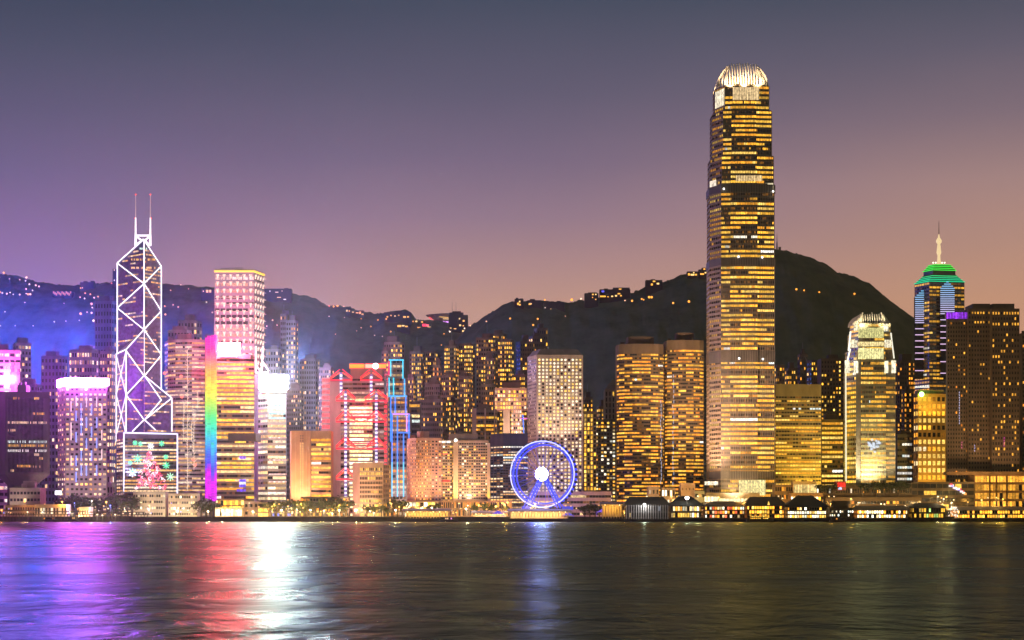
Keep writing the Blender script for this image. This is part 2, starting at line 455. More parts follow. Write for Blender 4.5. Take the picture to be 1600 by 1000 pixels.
def flood(root, px, Y, py, power, c=(1, .7, .45), dist=45, dx=0, cone=85, z=9):
    """a ground floodlight that washes a front"""
    x_ = X(px, Y)
    return lamp('SPOT', 'facade_floodlight', (x_+dx, Y-dist, z), power, c, (x_, Y, Z(py, Y)), 2, root, cone)
GR_FLATS = 'residential towers below the hill'
GR_OFF = 'office towers along the waterfront'

def step_plan(x0, h, Y, split, g=0.0, df=.7):
    D = 2*h*df; cf = h*.16
    return [Vector(p) for p in ((x0-h-g, Y+16-g), (x0-h*.70-g*.4, Y+.8-g), (x0-h*split-g, Y-g), (x0-h*split-g, Y-1.2-g), (x0+h*split+g, Y-1.2-g), (x0+h*split+g, Y-g),
        (x0+h-1.5+g, Y+1.5-g), (x0+h+g, Y+6), (x0+h+g, Y+D-cf), (x0+h-cf, Y+D), (x0-h+cf, Y+D), (x0-h-g, Y+D-cf))]
# ---- the tallest tower (twin-stepped shaft with a crown of claws)
def stepped_tower(label, pxc, tiers, Y, split, yb, fins, lit, crown_light, wallc, nfh, floodx, df=.7):
    """tiers: (row of top, half width in px); split: bay borders as shares of the half width"""
    x0 = X(pxc, Y); root = empty('skyscraper', (x0, Y+22, GZ), label, 'skyscraper')
    zb = GZ; rnd = random.Random(5)
    for yt, hw in tiers:
        zt = Z(yt, Y); h = hw*Y/FOC; pl = step_plan(x0, h, Y, split, 0, df); n = len(pl)
        nf = max(2, round((zt-zb)/nfh)); mb = MB(); got = []
        nbay = {0: 6, 1: 10, 3: 18, 5: 9, n-1: 8}
        for i in range(n):
            A, B = pl[i], pl[(i+1) % n]
            if i in nbay:
                L_ = lit.get(i if i < n-1 else -1)
                got += facade(mb, A, B, zb, zt, nf, nbay[i], .9, .5, .5, L_(nf, nbay[i], rnd) if L_ else None)
            else: mb.face([(*A, zb), (*B, zb), (*B, zt), (*A, zt)])
        mb.face([(*p, zt) for p in pl])
        mb.build('shaft', [wallm(wallc, .45), glassm((.03, .03, .028), .2)], root)
        panes(root, got, 'band')
        # vertical mullion fins on the front
        q = MB()
        for i, nn in ((1, 10), (3, 16), (5, 10)):
            A, B = pl[i], pl[(i+1) % n]
            for k in range(nn+1):
                p = A+(B-A)*(k/nn); q.box(p.x-.14, p.x+.14, p.y-.7, p.y, zb, zt)
        tag(q.build('mullion', wallm((.42, .38, .33), .4), root), kind='stuff')
        zb = zt
    return root, x0
dark = office(.0, .1, GOLD, .5)
# second tallest detail lists: front left, centre, front right, left flank
o1 = office(.9, .78, GOLD, 1.4, .02, .9)
ifc, xi = stepped_tower('tallest tower, dark shaft with golden lit storeys and a glowing claw shaped crown', 1162,
    [(415, 50.5), (404, 50.2), (300, 50), (288, 49.5), (243, 49), (172, 46), (133, 41.8)], 1500, .42, 800, 0,
    {1: o1, 3: o1, 5: o1, 0: office(.6, .3, GOLD, .4, .0, .6), -1: office(.6, .3, GOLD, .35, .0, .6)}, 1, (.27, .21, .14), 4.45, 0)
Yi = 1500; hw = 41.8*Yi/FOC
zc0 = Z(133, Yi); zc1 = Z(99, Yi)
FIN = wallm((.8, .74, .66), .5, .08)
def claw(root, base, inward, h, w, thick, lean):
    """a curved fin leaning inwards to the top"""
    q = MB(); bx_, by_ = base; ix, iy = inward; sx, sy = -iy, ix
    prev = None; K = 7
    for k in range(K+1):
        t_ = k/K; off = lean*(t_**2.2); z = zc0+h*t_; th = thick*(1-.55*t_)
        c = [(bx_+ix*off+sx*w, by_+iy*off+sy*w, z), (bx_+ix*off-sx*w, by_+iy*off-sy*w, z), (bx_+ix*(off+th)-sx*w, by_+iy*(off+th)-sy*w, z), (bx_+ix*(off+th)+sx*w, by_+iy*(off+th)+sy*w, z)]
        if prev:
            for a_ in range(4): q.face([prev[a_], prev[(a_+1) % 4], c[(a_+1) % 4], c[a_]])
        else: q.face(list(reversed(c)))
        prev = c
    q.face(prev); return q.build('crown_fin', FIN, root)
Dc = 2*hw*.7
for k in range(13):
    u = -0.62+1.24*k/12; hgt = (zc1-zc0)*(1.09-.12*abs(u)**2*2)
    claw(ifc, (xi+u*hw*.98, Yi+1), (0, 1), hgt*(1+.03*(k % 3)), .42, 2.6, 7)
for k in range(9):
    u = k/8
    claw(ifc, (xi-hw+1, Yi+7+u*(Dc-14)), (1, 0), (zc1-zc0)*.93, .45, 3, 9)
    claw(ifc, (xi+hw-1, Yi+7+u*(Dc-14)), (-1, 0), (zc1-zc0)*.93, .45, 3, 9)
for s in (-1, 1):
    for k in range(3):
        claw(ifc, (xi+s*hw*(.70+.11*k), Yi+2+k*1.6), (-s*.5, .86), (zc1-zc0)*(.93-.1*k), .45, 2.6, 8.5)
q = MB(); q.box(xi-hw*.6, xi+hw*.6, Yi+16, Yi+Dc-14, zc0, zc0+12); q.build('roof_plant', wallm((.2, .16, .12)), ifc)
for sx in (-.55, 0, .55):
    lamp('SPOT', 'crown_floodlight', (xi+sx*hw, Yi-7, zc0-3), 7e4, (1, .68, .38), (xi+sx*hw*.8, Yi+6, zc1-4), 1.0, ifc, 100)
lamp('POINT', 'crown_lamp', (xi, Yi+9, zc0+10), 1e4, (1, .74, .42), None, 1.5, ifc)
lamp('SPOT', 'crown_floodlight', (xi-hw-7, Yi+26, zc0-3), 5e4, (1, .68, .38), (xi-hw+3, Yi+26, zc1-4), 1.0, ifc, 110)
lamp('SPOT', 'crown_floodlight', (xi+hw+7, Yi+26, zc0-3), 4e4, (1, .68, .38), (xi+hw-3, Yi+26, zc1-4), 1.0, ifc, 110)
# bright louvred storeys below the crown and at the setbacks, lit mechanical floors
def glow_panel(root, px0, px1, py0, py1, Y, c, cols, rows, name='lit_louvre_panel', jit=.25):
    q = MB(); rnd = random.Random(int(px0*7+py0)); Ya, Yb_ = Y if isinstance(Y, tuple) else (Y, Y); Ym = (Ya+Yb_)/2
    A, B = Vector((X(px0, Ya), Ya)), Vector((X(px1, Yb_), Yb_)); ps = [A+(B-A)*(i/cols) for i in range(cols+1)]
    zs_ = [Z(py0+(py1-py0)*j/rows, Ym) for j in range(rows+1)]
    for i in range(cols):
        for j in range(rows):
            wgt = rnd.uniform(1-jit, 1+jit)*(1 if (i % 2 == 0) else .72)
            q.face([(*ps[i], zs_[j+1]), (*ps[i+1], zs_[j+1]), (*ps[i+1], zs_[j]), (*ps[i], zs_[j])], 0, tuple(x*wgt for x in c))
    return q.build(name, WIN, root)
glow_panel(ifc, 1145, 1186, 136, 156, Yi-1.8, (.85, .6, .3), 22, 5)
glow_panel(ifc, 1117.5, 1131.5, 141, 167, (Yi+15.2, Yi+.2), (.9, .78, .55), 8, 6)
glow_panel(ifc, 1194, 1201, 162, 173, Yi+2, (.8, .62, .35), 4, 4)
glow_panel(ifc, 1150, 1191, 274, 283, Yi-1.8, (.8, .55, .25), 20, 2)
glow_panel(ifc, 1196, 1208, 286, 299, Yi+1, (.95, .8, .5), 6, 3)
glow_panel(ifc, 1109, 1119, 282, 297, (Yi+15.3, Yi+7), (.9, .75, .6), 3, 3)
glow_panel(ifc, 1155, 1196, 750, 774, Yi-1.8, (.85, .75, .33), 18, 7, 'lit_podium_screen')
for (px, py) in ((1154, 401), (1191, 402), (1155, 560), (1192, 561), (1131, 295), (1208, 299)):
    q = MB(); q.ball((X(px, Yi-3), Yi-3, Z(py, Yi-3)), .9); q.build('facade_lamp', emit((1, .95, .85), 4, False), ifc)
# two dark plant storeys seen as plain bands
for ya, yb_ in ((288, 300), (403, 414), (548, 566), (736, 748)):
    q = MB(); hh = 50.6*Yi/FOC; s_ = .37*hh
    z0_, z1_ = Z(yb_, Yi), Z(ya, Yi)
    q.prism([tuple(p) for p in step_plan(xi, hh, Yi, .42, .35)], z0_, z1_)
    q.build('plant_floor', wallm((.12, .11, .10), .5), ifc)
# floodlights that wash the foot of the tower
lamp('SPOT', 'facade_floodlight', (X(1098, 1484), 1484, 40), 2.5e5, (1, .60, .40), (X(1114, 1508), 1508, 95), 2, ifc, 100)
lamp('SPOT', 'facade_floodlight', (X(1010, 1398), 1398, 24), 2.6e6, (1, .60, .42), (X(1112, 1520), 1520, 125), 2, ifc, 62, 1)
lamp('SPOT', 'facade_floodlight', (X(1150, 1470), 1478, 14), 9e4, (1, .72, .45), (X(1150, 1500), 1500, 70), 2, ifc, 95)
q = MB(); hh = 60*Yi/FOC
q.box(xi-hh, xi+hh*.4, Yi-5, Yi+40, GZ, Z(770, Yi)); pod_ = q.build('podium', wallm((.6, .52, .4)), ifc)
glow_panel(pod_, 1101, 1122, 752, 758, Yi-5.3, (1.1, .95, .7), 8, 1, 'lit_canopy'); glow_panel(pod_, 1101, 1122, 776, 784, Yi-5.3, (1.2, 1, .65), 8, 1, 'lit_canopy')
glow_panel(pod_, 1124, 1170, 779, 784, Yi-5.3, (1.2, 1, .55), 16, 1, 'lit_canopy')

# ---- the shorter stepped tower with a white crown
Y1 = 1520
o2 = office(.85, .75, GOLD, 1.2, .04, .86)
one, x1 = stepped_tower('pale stepped tower with a white floodlit crown and bright vertical edges', 1364,
    [(580, 37.6), (548, 36), (520, 32.5), (505, 30)], Y1, .52, 790, 0, {1: o2, 3: o2, 5: o2, 0: o2, -1: office(.6, .3, GOLD, .4)}, 1, (.44, .42, .24), 4.4, 0, .6)
h1 = 29.5*Y1/FOC; zc0 = Z(506, Y1); zc1 = Z(489, Y1)
for k in range(11):
    u = -.62+1.24*k/10; claw(one, (x1+u*h1, Y1+1), (0, 1), (zc1-zc0)*(1.1 if k == 5 else .95), .4, 1.6, 3)
for s in (-1, 1):
    for k in range(4): claw(one, (x1+s*h1*(.68+.1*k), Y1+2+k*1.2), (-s*.7, .7), (zc1-zc0)*(1.1-.2*k), .8, 3, 4)
    for k in range(6): claw(one, (x1+s*(h1-1), Y1+8+k*5), (-s, 0), (zc1-zc0)*.9, .5, 2, 5)
lamp('SPOT', 'crown_floodlight', (x1-12, Y1-8, zc0-6), 4e4, (1, .84, .48), (x1-9, Y1+4, zc1), 1, one, 100)
lamp('SPOT', 'crown_floodlight', (x1+12, Y1-8, zc0-6), 4e4, (1, .84, .48), (x1+9, Y1+4, zc1), 1, one, 100)
for (a_, b_, ya, yb_, c, n_, m_) in ((1341, 1381, 512, 528, (.60, .56, .22), 22, 9), (1341, 1381, 534, 541, (.85, .68, .3), 22, 4), (1341, 1381, 544, 561, (.85, .78, .34), 22, 9),
        (1334, 1341, 506, 517, (.8, .7, .45), 4, 5), (1381, 1388, 506, 517, (.8, .7, .45), 4, 5), (1328, 1340, 531, 543, (.9, .8, .55), 6, 6), (1382, 1394, 531, 543, (.9, .8, .55), 6, 6),
        (1320, 1328, 563, 583, (1.1, 1.0, .7), 4, 5), (1334, 1341, 564, 583, (1.2, 1.1, .75), 4, 5), (1382, 1388, 564, 583, (1.2, 1.1, .75), 4, 5), (1393, 1400, 563, 583, (1.1, 1, .7), 4, 5)):
    glow_panel(one, a_, b_, ya, yb_, Y1-2.2, c, n_, m_)
led(one, [P(1321.5, 575, Y1), P(1322, 752, Y1)], .7, (1, .9, .6), 1.1, 'edge_light'); led(one, [P(1328.5, 545, Y1), P(1321.5, 575, Y1)], .8, (1, .95, .75), 1.6, 'edge_light')
led(one, [P(1329, 518, Y1), P(1326, 548, Y1)], .8, (1, .95, .75), 1.6, 'edge_light'); led(one, [P(1392, 520, Y1), P(1397, 560, Y1)], .6, (1, .95, .75), 1.2, 'edge_light')
# a snow scene of white lamps on its front
q = MB(); rnd = random.Random(4)
for i in range(26):
    px, py = 1364+rnd.gauss(0, 6), 696+rnd.gauss(0, 4.5); a_ = P(px, py, Y1-2.6)
    for an in (0, 1.05, 2.1):
        dx, dz = math.cos(an)*1.4, math.sin(an)*1.4; q.tube((a_.x-dx, a_.y, a_.z-dz), (a_.x+dx, a_.y, a_.z+dz), .28, n=4)
q.build('light_display', emit((.75, .85, 1), 1.0, False), one)
lamp('SPOT', 'facade_floodlight', (X(1360, 1499), 1497, Z(757, 1497)+2), 1.7e5, (1, .86, .5), (X(1360, 1520), 1520, 75), 2, one, 120)

# ---- tower of crossed white light tubes with twin masts
Yb = 1620
boc = empty('skyscraper', (X(225, Yb), Yb+20, GZ), 'prism shaped glass tower outlined with crossed white light tubes under twin masts', 'skyscraper')
def prism3(L_, C_, R_, tops, name='shaft'):
    """L, C, R as (px, Y); tops as photo rows; glass prism with sloping top and lit storeys"""
    pts = [Vector((X(*p), p[1])) for p in (L_, C_, R_)]; bk = pts[0]+pts[2]-pts[1]; pts.append(bk)
    zt = [Z(t_, p[1]) for t_, p in zip(tops, (L_, C_, R_))]; zt.append(zt[0]+zt[2]-zt[1]-6)
    q = MB(); nf = 60; zlow = GZ; rnd = random.Random(int(C_[0]))
    q.prism([tuple(p) for p in pts], zlow, zt)
    q.build(name, glassm((.11, .12, .19), .3), boc)
    H = 3.9
    for f in range(8, 82):
        za = zlow+f*H; zb = za+1.5
        mb = MB(); got = 0
        for A, B, ta, tb in ((pts[0], pts[1], zt[0], zt[1]), (pts[1], pts[2], zt[1], zt[2])):
            nr = Vector(((B-A).y, -(B-A).x)).normalized()*.12; n_ = 10
            if rnd.random() < .25: continue
            on = rnd.random() < .5
            for k in range(n_):
                if rnd.random() < .35: on = rnd.random() < .42
                ua, ub = (k+.04)/n_, (k+.96)/n_
                if not on or zb+1 > min(ta+(tb-ta)*ua, ta+(tb-ta)*ub): continue
                a_, b_ = A+(B-A)*ua+nr, A+(B-A)*ub+nr; g_ = rnd.uniform(.35, 1.0); c = rnd.choice(WARM)
                mb.face([(a_.x, a_.y, za), (b_.x, b_.y, za), (b_.x, b_.y, zb), (a_.x, a_.y, zb)], 0, tuple(x*g_ for x in c)); got += 1
        if got: mb.build('window_band', WIN, boc)
    # floor edges as thin lines
Lm, Cm, Rm = (183, 1650), (225, 1620), (252, 1640)
prism3(Lm, Cm, Rm, (411, 374, 416))
La, Ca, Ra = (181.5, 1637), (197, 1606), (225, 1617); prism3(La, Ca, Ra, (553, 546, 515), 'lower_shaft')
Lb, Cb, Rb = (225, 1611), (226, 1609), (268.5, 1626); prism3(Lb, Cb, Rb, (588, 587, 622), 'lower_shaft')
def yon(px, plan):
    (l, yl), (c, yc), (r_, yr) = plan
    return (yl+(yc-yl)*(px-l)/(c-l) if px <= c else yc+(yr-yc)*(px-c)/(r_-c))-1.2
pm, pa, pb = (Lm, Cm, Rm), (La, Ca, Ra), (Lb, Cb, Rb)
TW = (1, .93, 1.0)
def bl(plan, x0, y0, x1, y1, r_=.55, s=1.9):
    led(boc, [P(x0, y0, yon(x0, plan)), P(x1, y1, yon(x1, plan))], r_, TW, s)
for a_ in ((183, 411, 224.5, 374), (224.5, 374, 252, 416), (183, 411, 183, 553), (252, 416, 252, 672), (225, 374, 225, 672), (183, 411, 225, 443), (225, 443, 252, 416), (225, 443, 183, 481), (225, 443, 252, 486),
           (183, 481, 225, 515), (225, 515, 252, 486), (225, 515, 252, 554)): bl(pm, *a_)
for a_ in ((181.5, 553, 197, 546), (197, 546, 225, 515), (197, 546, 197, 674), (181.5, 553, 181.5, 690), (197, 548, 225, 587), (225, 587, 197, 617), (197, 617, 225, 656), (225, 656, 207, 674)): bl(pa, *a_)
for a_ in ((181.5, 555, 197, 617), (197, 548, 181.5, 617), (181.5, 617, 197, 678), (197, 617, 181.5, 680)): bl(pa, *a_, .55, 1.4)
for a_ in ((226, 587, 268.5, 622), (268.5, 622, 268.5, 674), (268.5, 622, 226, 656), (226, 656, 243, 672), (226, 587, 252, 555), (226, 587, 252, 625), (252, 625, 226, 656)): bl(pb, *a_)
for px in (212, 235):
    q = MB(); q.tube(P(px, 384, Yb+8), P(px, 366, Yb+8), 1.3, r2=1.0); q.tube(P(px, 366, Yb+8), P(px, 340, Yb+8), .95, r2=.7); ma_ = q.build('mast', emit((1, .92, .95), 1.6, False), boc)
    q = MB(); q.tube(P(px, 340, Yb+8), P(px, 305, Yb+8), .55, r2=.35); q.build('mast_tip', emit((1, .62, .66), .55, False), ma_)
    q = MB(); q.ball(P(px, 304, Yb+8), .9); q.ball(P(px+(-1 if px < 220 else 1), 341, Yb+8), .8); q.build('warning_lamp', emit((1, .08, .06), 2, False), ma_)
for a_ in ((212, 368, 235, 368), (212, 368, 224, 378), (235, 368, 224, 378), (212, 383, 224, 374), (235, 384, 224, 374)):
    led(boc, [P(a_[0], a_[1], Yb+8), P(a_[2], a_[3], Yb+8)], .8, TW, 2.2)
for ya, c in ((390, (.7, .95, .8)), (407, (1, .55, .12)), (420, (1, .6, .25))):
    q = MB(); hw_ = 7 if ya == 390 else 20
    for px in range(int(225-hw_), int(225+hw_*.85), 2):
        if abs(px-225) < 2 or (ya > 400 and random.random() < .2): continue
        a_ = P(px, ya, yon(px, pm)+.6); b_ = P(px+1.8, ya, yon(px+1.8, pm)+.6)
        q.face([a_, b_, b_+Vector((0, 0, 2)), a_+Vector((0, 0, 2))], 0, tuple(x*.9 for x in c))
    q.build('window_band', WIN, boc)

# ---- low block with the christmas light display
xmas = tower('dark glazed bank block framed in white tubes carrying a pink christmas tree of lights', corner_plan(182, 193.5, 277, 1560, 26, 4), 676, 23, [4, 14], (.12, .11, .13), wx=.94, wz=.5, lit=office(.85, .7, WARM, .9, .03), mode='band', name='bank_block', cat='building', parapet=5, plant=False)
Yx = 1558
for a_ in ((193.5, 676, 277, 678), (193.5, 676, 193.5, 778), (277, 678, 277, 776)):
    led(xmas, [P(a_[0], a_[1], Yx), P(a_[2], a_[3], Yx+3)], .75, (.75, .72, 1), 1.7, 'frame_light')
def curl(cx, cy, r_, turns, a0, Y, sgn=1):
    return [P(cx+math.cos(a0+sgn*t_)*r_*(1-t_/(turns*7)), cy+math.sin(a0+sgn*t_)*r_*(1-t_/(turns*7)), Y) for t_ in [turns*6.283*k/14 for k in range(15)]]
tr = empty('christmas_tree_lights', P(235, 766, Yx-2), 'pink and white curling christmas tree of light tubes on the bank block front', 'light display')
rnd = random.Random(12); qa, qb, qc = MB(), MB(), MB()
for k in range(130):
    t_ = rnd.random()**.62; py = 702+t_*61; hwid = 1.5+t_*25; px = 235+rnd.uniform(-1, 1)*hwid
    (qa, qb, qc, qa, qb)[k % 5].path(curl(px, py, rnd.uniform(1.6, 3.6), rnd.uniform(.5, 1.0), rnd.uniform(0, 6.28), Yx-2.2-rnd.random()*.5, rnd.choice((-1, 1))), .34, n=4)
for s in (-1, 1):
    qc.path([P(235+s*9*(k/8)**.7, 764-42*k/8, Yx-2.5) for k in range(9)], .4, n=4)
qa.build('pink_tubes', emit((1, .16, .34), 1.6, False), tr); qb.build('white_tubes', emit((1, .72, .8), 1.7, False), tr); qc.build('red_tubes', emit((.9, .05, .12), 1.4, False), tr)
def flake(name, label, px, py, r_, c, s, Y, grp='green snowflakes of light'):
    q = MB(); o = P(px, py, Y); k_ = Y/FOC
    for i in range(8):
        a_ = i*math.pi/4; q.tube(o, (o.x+math.cos(a_)*r_*k_, o.y, o.z+math.sin(a_)*r_*k_), .42, n=4)
        e_ = (o.x+math.cos(a_)*r_*k_*.72, o.y, o.z+math.sin(a_)*r_*k_*.72)
        q.ball(e_, .5, nu=5, nv=3)
    q.ball(o, r_*k_*.33, nu=6, nv=4)
    tag(q.build(name, emit(c, s, False)), label, 'light display', grp)
flake('star_lights', 'pale blue star of light topping the pink christmas tree', 235.5, 697, 5, (.75, .85, 1), 1.8, Yx-2.5, None)
for (px, py, r_, lb) in ((211, 692, 4, 'small green snowflake light, upper of the two touching ones'), (219.5, 693.5, 4, 'small green snowflake light beside its touching twin'), (252.5, 693, 4.5, 'green snowflake light high right of the tree star'),
        (215, 717, 7, 'large green snowflake light high left of the pink tree'), (203.5, 723, 3.5, 'smallest green snowflake light by the left frame tube'), (207, 738, 7, 'large green snowflake light low left of the pink tree'),
        (259, 714, 4, 'small green snowflake light above the middle one right of the tree'), (259.5, 727, 6, 'middle green snowflake light right of the pink tree'), (266, 745, 6.5, 'pale green snowflake light low right of the pink tree')):
    flake('snowflake_lights', lb, px, py, r_, (.12, 1, .5) if py < 740 or px < 230 else (.5, 1, .65), 1.5, Yx-2.4)

flood(boc, 225, 1610, 560, 2e5, (.7, .6, 1), 60, 0, 90, 40)

# ---- left edge
t_ = tower('pink floodlit tower cut off by the left edge', corner_plan(-30, -28, 32, 1640, 20, 8), 546, 26, [2, 7], (.42, .3, .36), wx=.8, wz=.5, lit=flats(.5, ROSE, .9), mode='win', group=GR_OFF)
glow_panel(t_, -20, 31, 566, 612, 1646, (1.1, .18, .75), 12, 9, 'led_screen', .6)
lamp('POINT', 'screen_lamp', (X(10, 1640), 1632, Z(590, 1640)), 2.5e5, (1, .15, .8), None, 4, t_)
tower('slim purple grey tower with a lit top between the pink tower and the dark block', corner_plan(20, 24, 49, 1760, 16, 8), 535, 30, [2, 5], (.3, .26, .34), wx=.6, wz=.5, lit=flats(.3, WARM, 1), mode='win', group=GR_OFF)
# dark block on a narrowed foot
pla = empty('office_block', (X(40, 1500), 1520, GZ), 'dark fin clad block on a tapered foot at the left', 'building', GR_OFF)
fp = corner_plan(-8, 8, 78, 1500, 18, 4); mb = MB(); rnd = random.Random(3)
zt, zm, zl = Z(612, 1500), Z(741, 1500), Z(757, 1500)
mb.prism([tuple(p) for p in fp], zm, zt); cc = sum(fp, Vector((0, 0)))/4
sm = [tuple(cc+(p-cc)*.55) for p in fp]
for i in range(4):
    j = (i+1) % 4; mb.face([(*sm[i], zl), (*sm[j], zl), (*fp[j], zm), (*fp[i], zm)])
mb.prism(sm, GZ, zl); mb.build('wall', wallm((.10, .085, .08)), pla)
A, B = fp[1]+Vector((2.5, -.2)), fp[2]+Vector((-2.5, -.2)); zf0, zf1 = Z(738, 1500), Z(622, 1500)
mb = MB(); mb.face([(*A, zf0), (*B, zf0), (*B, zf1), (*A, zf1)]); mb.build('glazing', glassm((.012, .014, .02)), pla)
q = MB()
for k in range(31):
    p = A+(B-A)*(k/30); q.box(p.x-.17, p.x+.17, p.y-.9, p.y, zf0, zf1)
tag(q.build('fin', wallm((.09, .08, .08)), pla), kind='stuff')
for py, k0, k1, c in ((624, 4, 9, GOLD[0]), (624, 20, 24, GOLD[1]), (648, 19, 28, GOLD[0]), (662, 0, 30, WARM[1]), (674, 0, 6, WARM[0]), (692, 0, 30, (.75, 1, .85)), (698, 0, 30, GOLD[1]), (706, 0, 30, (1, .95, .85)), (712, 20, 24, WARM[1]), (718, 24, 27, GOLD[1]), (730, 7, 18, GOLD[0]), (731, 19, 25, WARM[0]), (737, 1, 5, WARM[0])):
    q = MB()
    for k in range(k0, k1):
        if rnd.random() < .15: continue
        p0, p1 = A+(B-A)*((k+.25)/30), A+(B-A)*((k+.8)/30); z = Z(py, 1500); g_ = rnd.uniform(.4, 1.3)
        q.face([(p0.x, p0.y-.15, z), (p1.x, p1.y-.15, z), (p1.x, p1.y-.15, z+2.2), (p0.x, p0.y-.15, z+2.2)], 0, tuple(x*g_ for x in c))
    q.build('window_band', WIN, pla)
q = MB(); q.box(X(29, 1512), X(43, 1512), 1508, 1520, zt, zt+7); rp_ = q.build('roof_plant', wallm((.2, .18, .2)), pla)
q = MB(); q.box(X(31, 1512), X(34, 1512), 1509, 1512, zt+7, zt+9.5); q.box(X(37, 1512), X(41, 1512), 1509, 1513, zt+7, zt+10); q.build('roof_tank', wallm((.2, .18, .2)), rp_)
q = MB(); q.tube((X(55, 1512), 1512, zt), (X(55, 1512), 1512, zt+14), .3, n=4); q.build('antenna', wallm((.2, .2, .2)), pla)
tower('low beige barracks block in front of the dark tapered block', front_plan(15, 63, 1462, 18), 762, 4, [9], (.4, .34, .28), wx=.75, wz=.4, lit=flats(.12, WARM, .8), mode='win', name='low_block', cat='building', plant=True)
# white crowned hotel with LED sticks
ht = tower('pale purple block of small square windows under a blazing white roof band', corner_plan(90, 102, 167, 1545, 26, 5), 590, 26, [4, 9], (.34, .28, .32), wx=.55, wz=.42, lit=flats(.62, WARM, .95, False), mode='win', name='hotel_block', cat='building', group=GR_OFF, plant=False, yb=None, parapet=9)
q = MB(); fp = corner_plan(88.5, 102, 170, 1543, 27, 6); q.prism([tuple(p) for p in fp], Z(602, 1545), Z(591, 1545)); q.build('roof_light_band', emit((.72, .08, 1), 320), ht)
for k, (px, ys) in enumerate(((111, (680, 668)), (119, (627, 650, 683)), (127, (638, 672, 712, 735)), (119, (720, 745)), (111, (635, 720)), (135, (628, 660, 693, 735)), (143, (640, 675, 712)), (151, (628, 660, 692, 735)), (159, (640, 680, 710)), (127, (655,)))):
    for y_ in ys:
        blu = 116 < px < 155 and y_ > 636
        led(ht, [P(px, y_-8, 1544), P(px, y_+8, 1544)], .62, (.22, .3, 1) if blu else (1, .72, .7), 1.7 if blu else 1.2, 'light_stick', 4)
q = MB(); q.box(X(87, 1530), X(96, 1530), 1528, 1531, Z(773, 1530), Z(767, 1530)); q.build('bright_sign', emit((.9, .95, 1), 4, False), ht)
# ribbon tower hung with strings of lights
rb = tower('rounded grey office tower with horizontal ribbons and hanging strings of white lights', [Vector((X(x_, 1690+dy), 1690+dy)) for x_, dy in ((257, 26), (262, 10), (274, 2), (300, 0), (321, 5), (328, 30))]+[Vector((X(262, 1735), 1735))], 530, 44, [3, 4, 7, 6], (.42, .36, .38), wx=.99, wz=.45, lit=office(.8, .65, WARM, .75, .04, .75), mode='band', group=GR_OFF, plant=True)
for px, y0, y1 in ((293, 548, 640), (293, 648, 768), (287, 630, 690), (309, 612, 640), (303, 640, 735), (299, 660, 690)):
    q = MB(); rnd = random.Random(px+y0); n_ = int((y1-y0)/4); a_ = P(px, y0, 1688.5); b_ = P(px, y1, 1688.5); q.tube(a_, b_, .22, n=4)
    for k in range(n_):
        o = a_+(b_-a_)*(k/n_); q.tube(o, (o.x+rnd.choice((-1, 1))*rnd.uniform(1, 3), o.y, o.z+rnd.uniform(1, 3)), .24, n=4)
    q.build('light_string', emit((1, .82, .6), 1.2, False), rb)
for px, py in ((257, 583), (283, 588), (284, 620), (305, 726), (302, 718)):
    q = MB(); q.ball(P(px, py, 1686), 1.7, nu=6, nv=4); q.build('red_lamp', emit((1, .16, .1), 2.2, False), rb)
q = MB()
for px in (262, 273, 286, 300, 312): q.box(X(px, 1680), X(px+3, 1680), 1680, 1684, GZ, Z(768, 1680))
q.box(X(257, 1678), X(318, 1678), 1676, 1688, Z(771, 1680), Z(767, 1680)); q.build('portico', wallm((.5, .38, .32)), rb)
# rainbow tower
ra = tower('golden ribbon office tower with a rainbow fin down its edge and a white roof sign', corner_plan(334, 337, 397, 1552, 22, 4), 556, 37, [1, 14], (.36, .29, .24), wx=.99, wz=.55, lit=office(.92, .85, GOLD+WARM[:1], 1.3, .04, .9), mode='band', group=GR_OFF, plant=False)
STOP = [(522, (.9, .02, .55)), (545, (1, .05, .4)), (562, (1, .18, .2)), (580, (1, .45, .08)), (605, (1, .75, .06)), (628, (.6, .9, .1)), (650, (.1, .9, .25)), (672, (.02, .75, .6)), (690, (.02, .5, .9)), (708, (.03, .2, .9)), (728, (.08, .05, .9)), (740, (.75, .01, .85)), (781, (.85, .01, .9))]
def rainbow(y):
    for (a_, ca), (b_, cb) in zip(STOP, STOP[1:]):
        if y <= b_: 
            t_ = max(0, (y-a_)/(b_-a_)); return tuple(u+(v-u)*t_ for u, v in zip(ca, cb))
    return STOP[-1][1]
for xa, xb, shf, yt_ in ((320.5, 323, 0, 527), (323.6, 328.4, 6, 524), (329.6, 334.4, -14, 523), (334.9, 337, -2, 522)):
    q = MB()
    ya = yt_
    while ya < 780:
        yb_ = ya+4; c = rainbow(ya+2+(shf if ya > 690 else 0)); g_ = 1.15*random.uniform(.8, 1.15)
        q.box(X(xa, 1546), X(xb, 1546), 1546, 1552, Z(yb_, 1546), Z(ya+.5, 1546), 0, tuple(x*g_ for x in c)); ya = yb_
    q.build('rainbow_fin', LED, ra)
q = MB(); q.box(X(320.3, 1553), X(338, 1553), 1552.2, 1562, GZ, Z(523, 1553)); q.build('fin_core', wallm((.2, .18, .2)), ra)
q = MB(); q.box(X(342, 1548), X(375, 1548), 1546, 1549, Z(552, 1548), Z(536, 1548)); q.build('roof_sign', emit((1, .07, .13), 480), ra)
q = MB(); q.box(X(345, 1552), X(372, 1552), 1550, 1556, Z(558, 1550), Z(552, 1550)); q.box(X(338, 1556), X(392, 1556), 1553, 1570, Z(560, 1550), Z(553, 1550)); q.build('roof_frame', wallm((.3, .2, .24)), ra)
q = MB(); q.box(X(357, 1549), X(400, 1549), 1547, 1580, Z(689, 1549), Z(677, 1549)); q.build('plant_floor', wallm((.10, .09, .09)), ra)
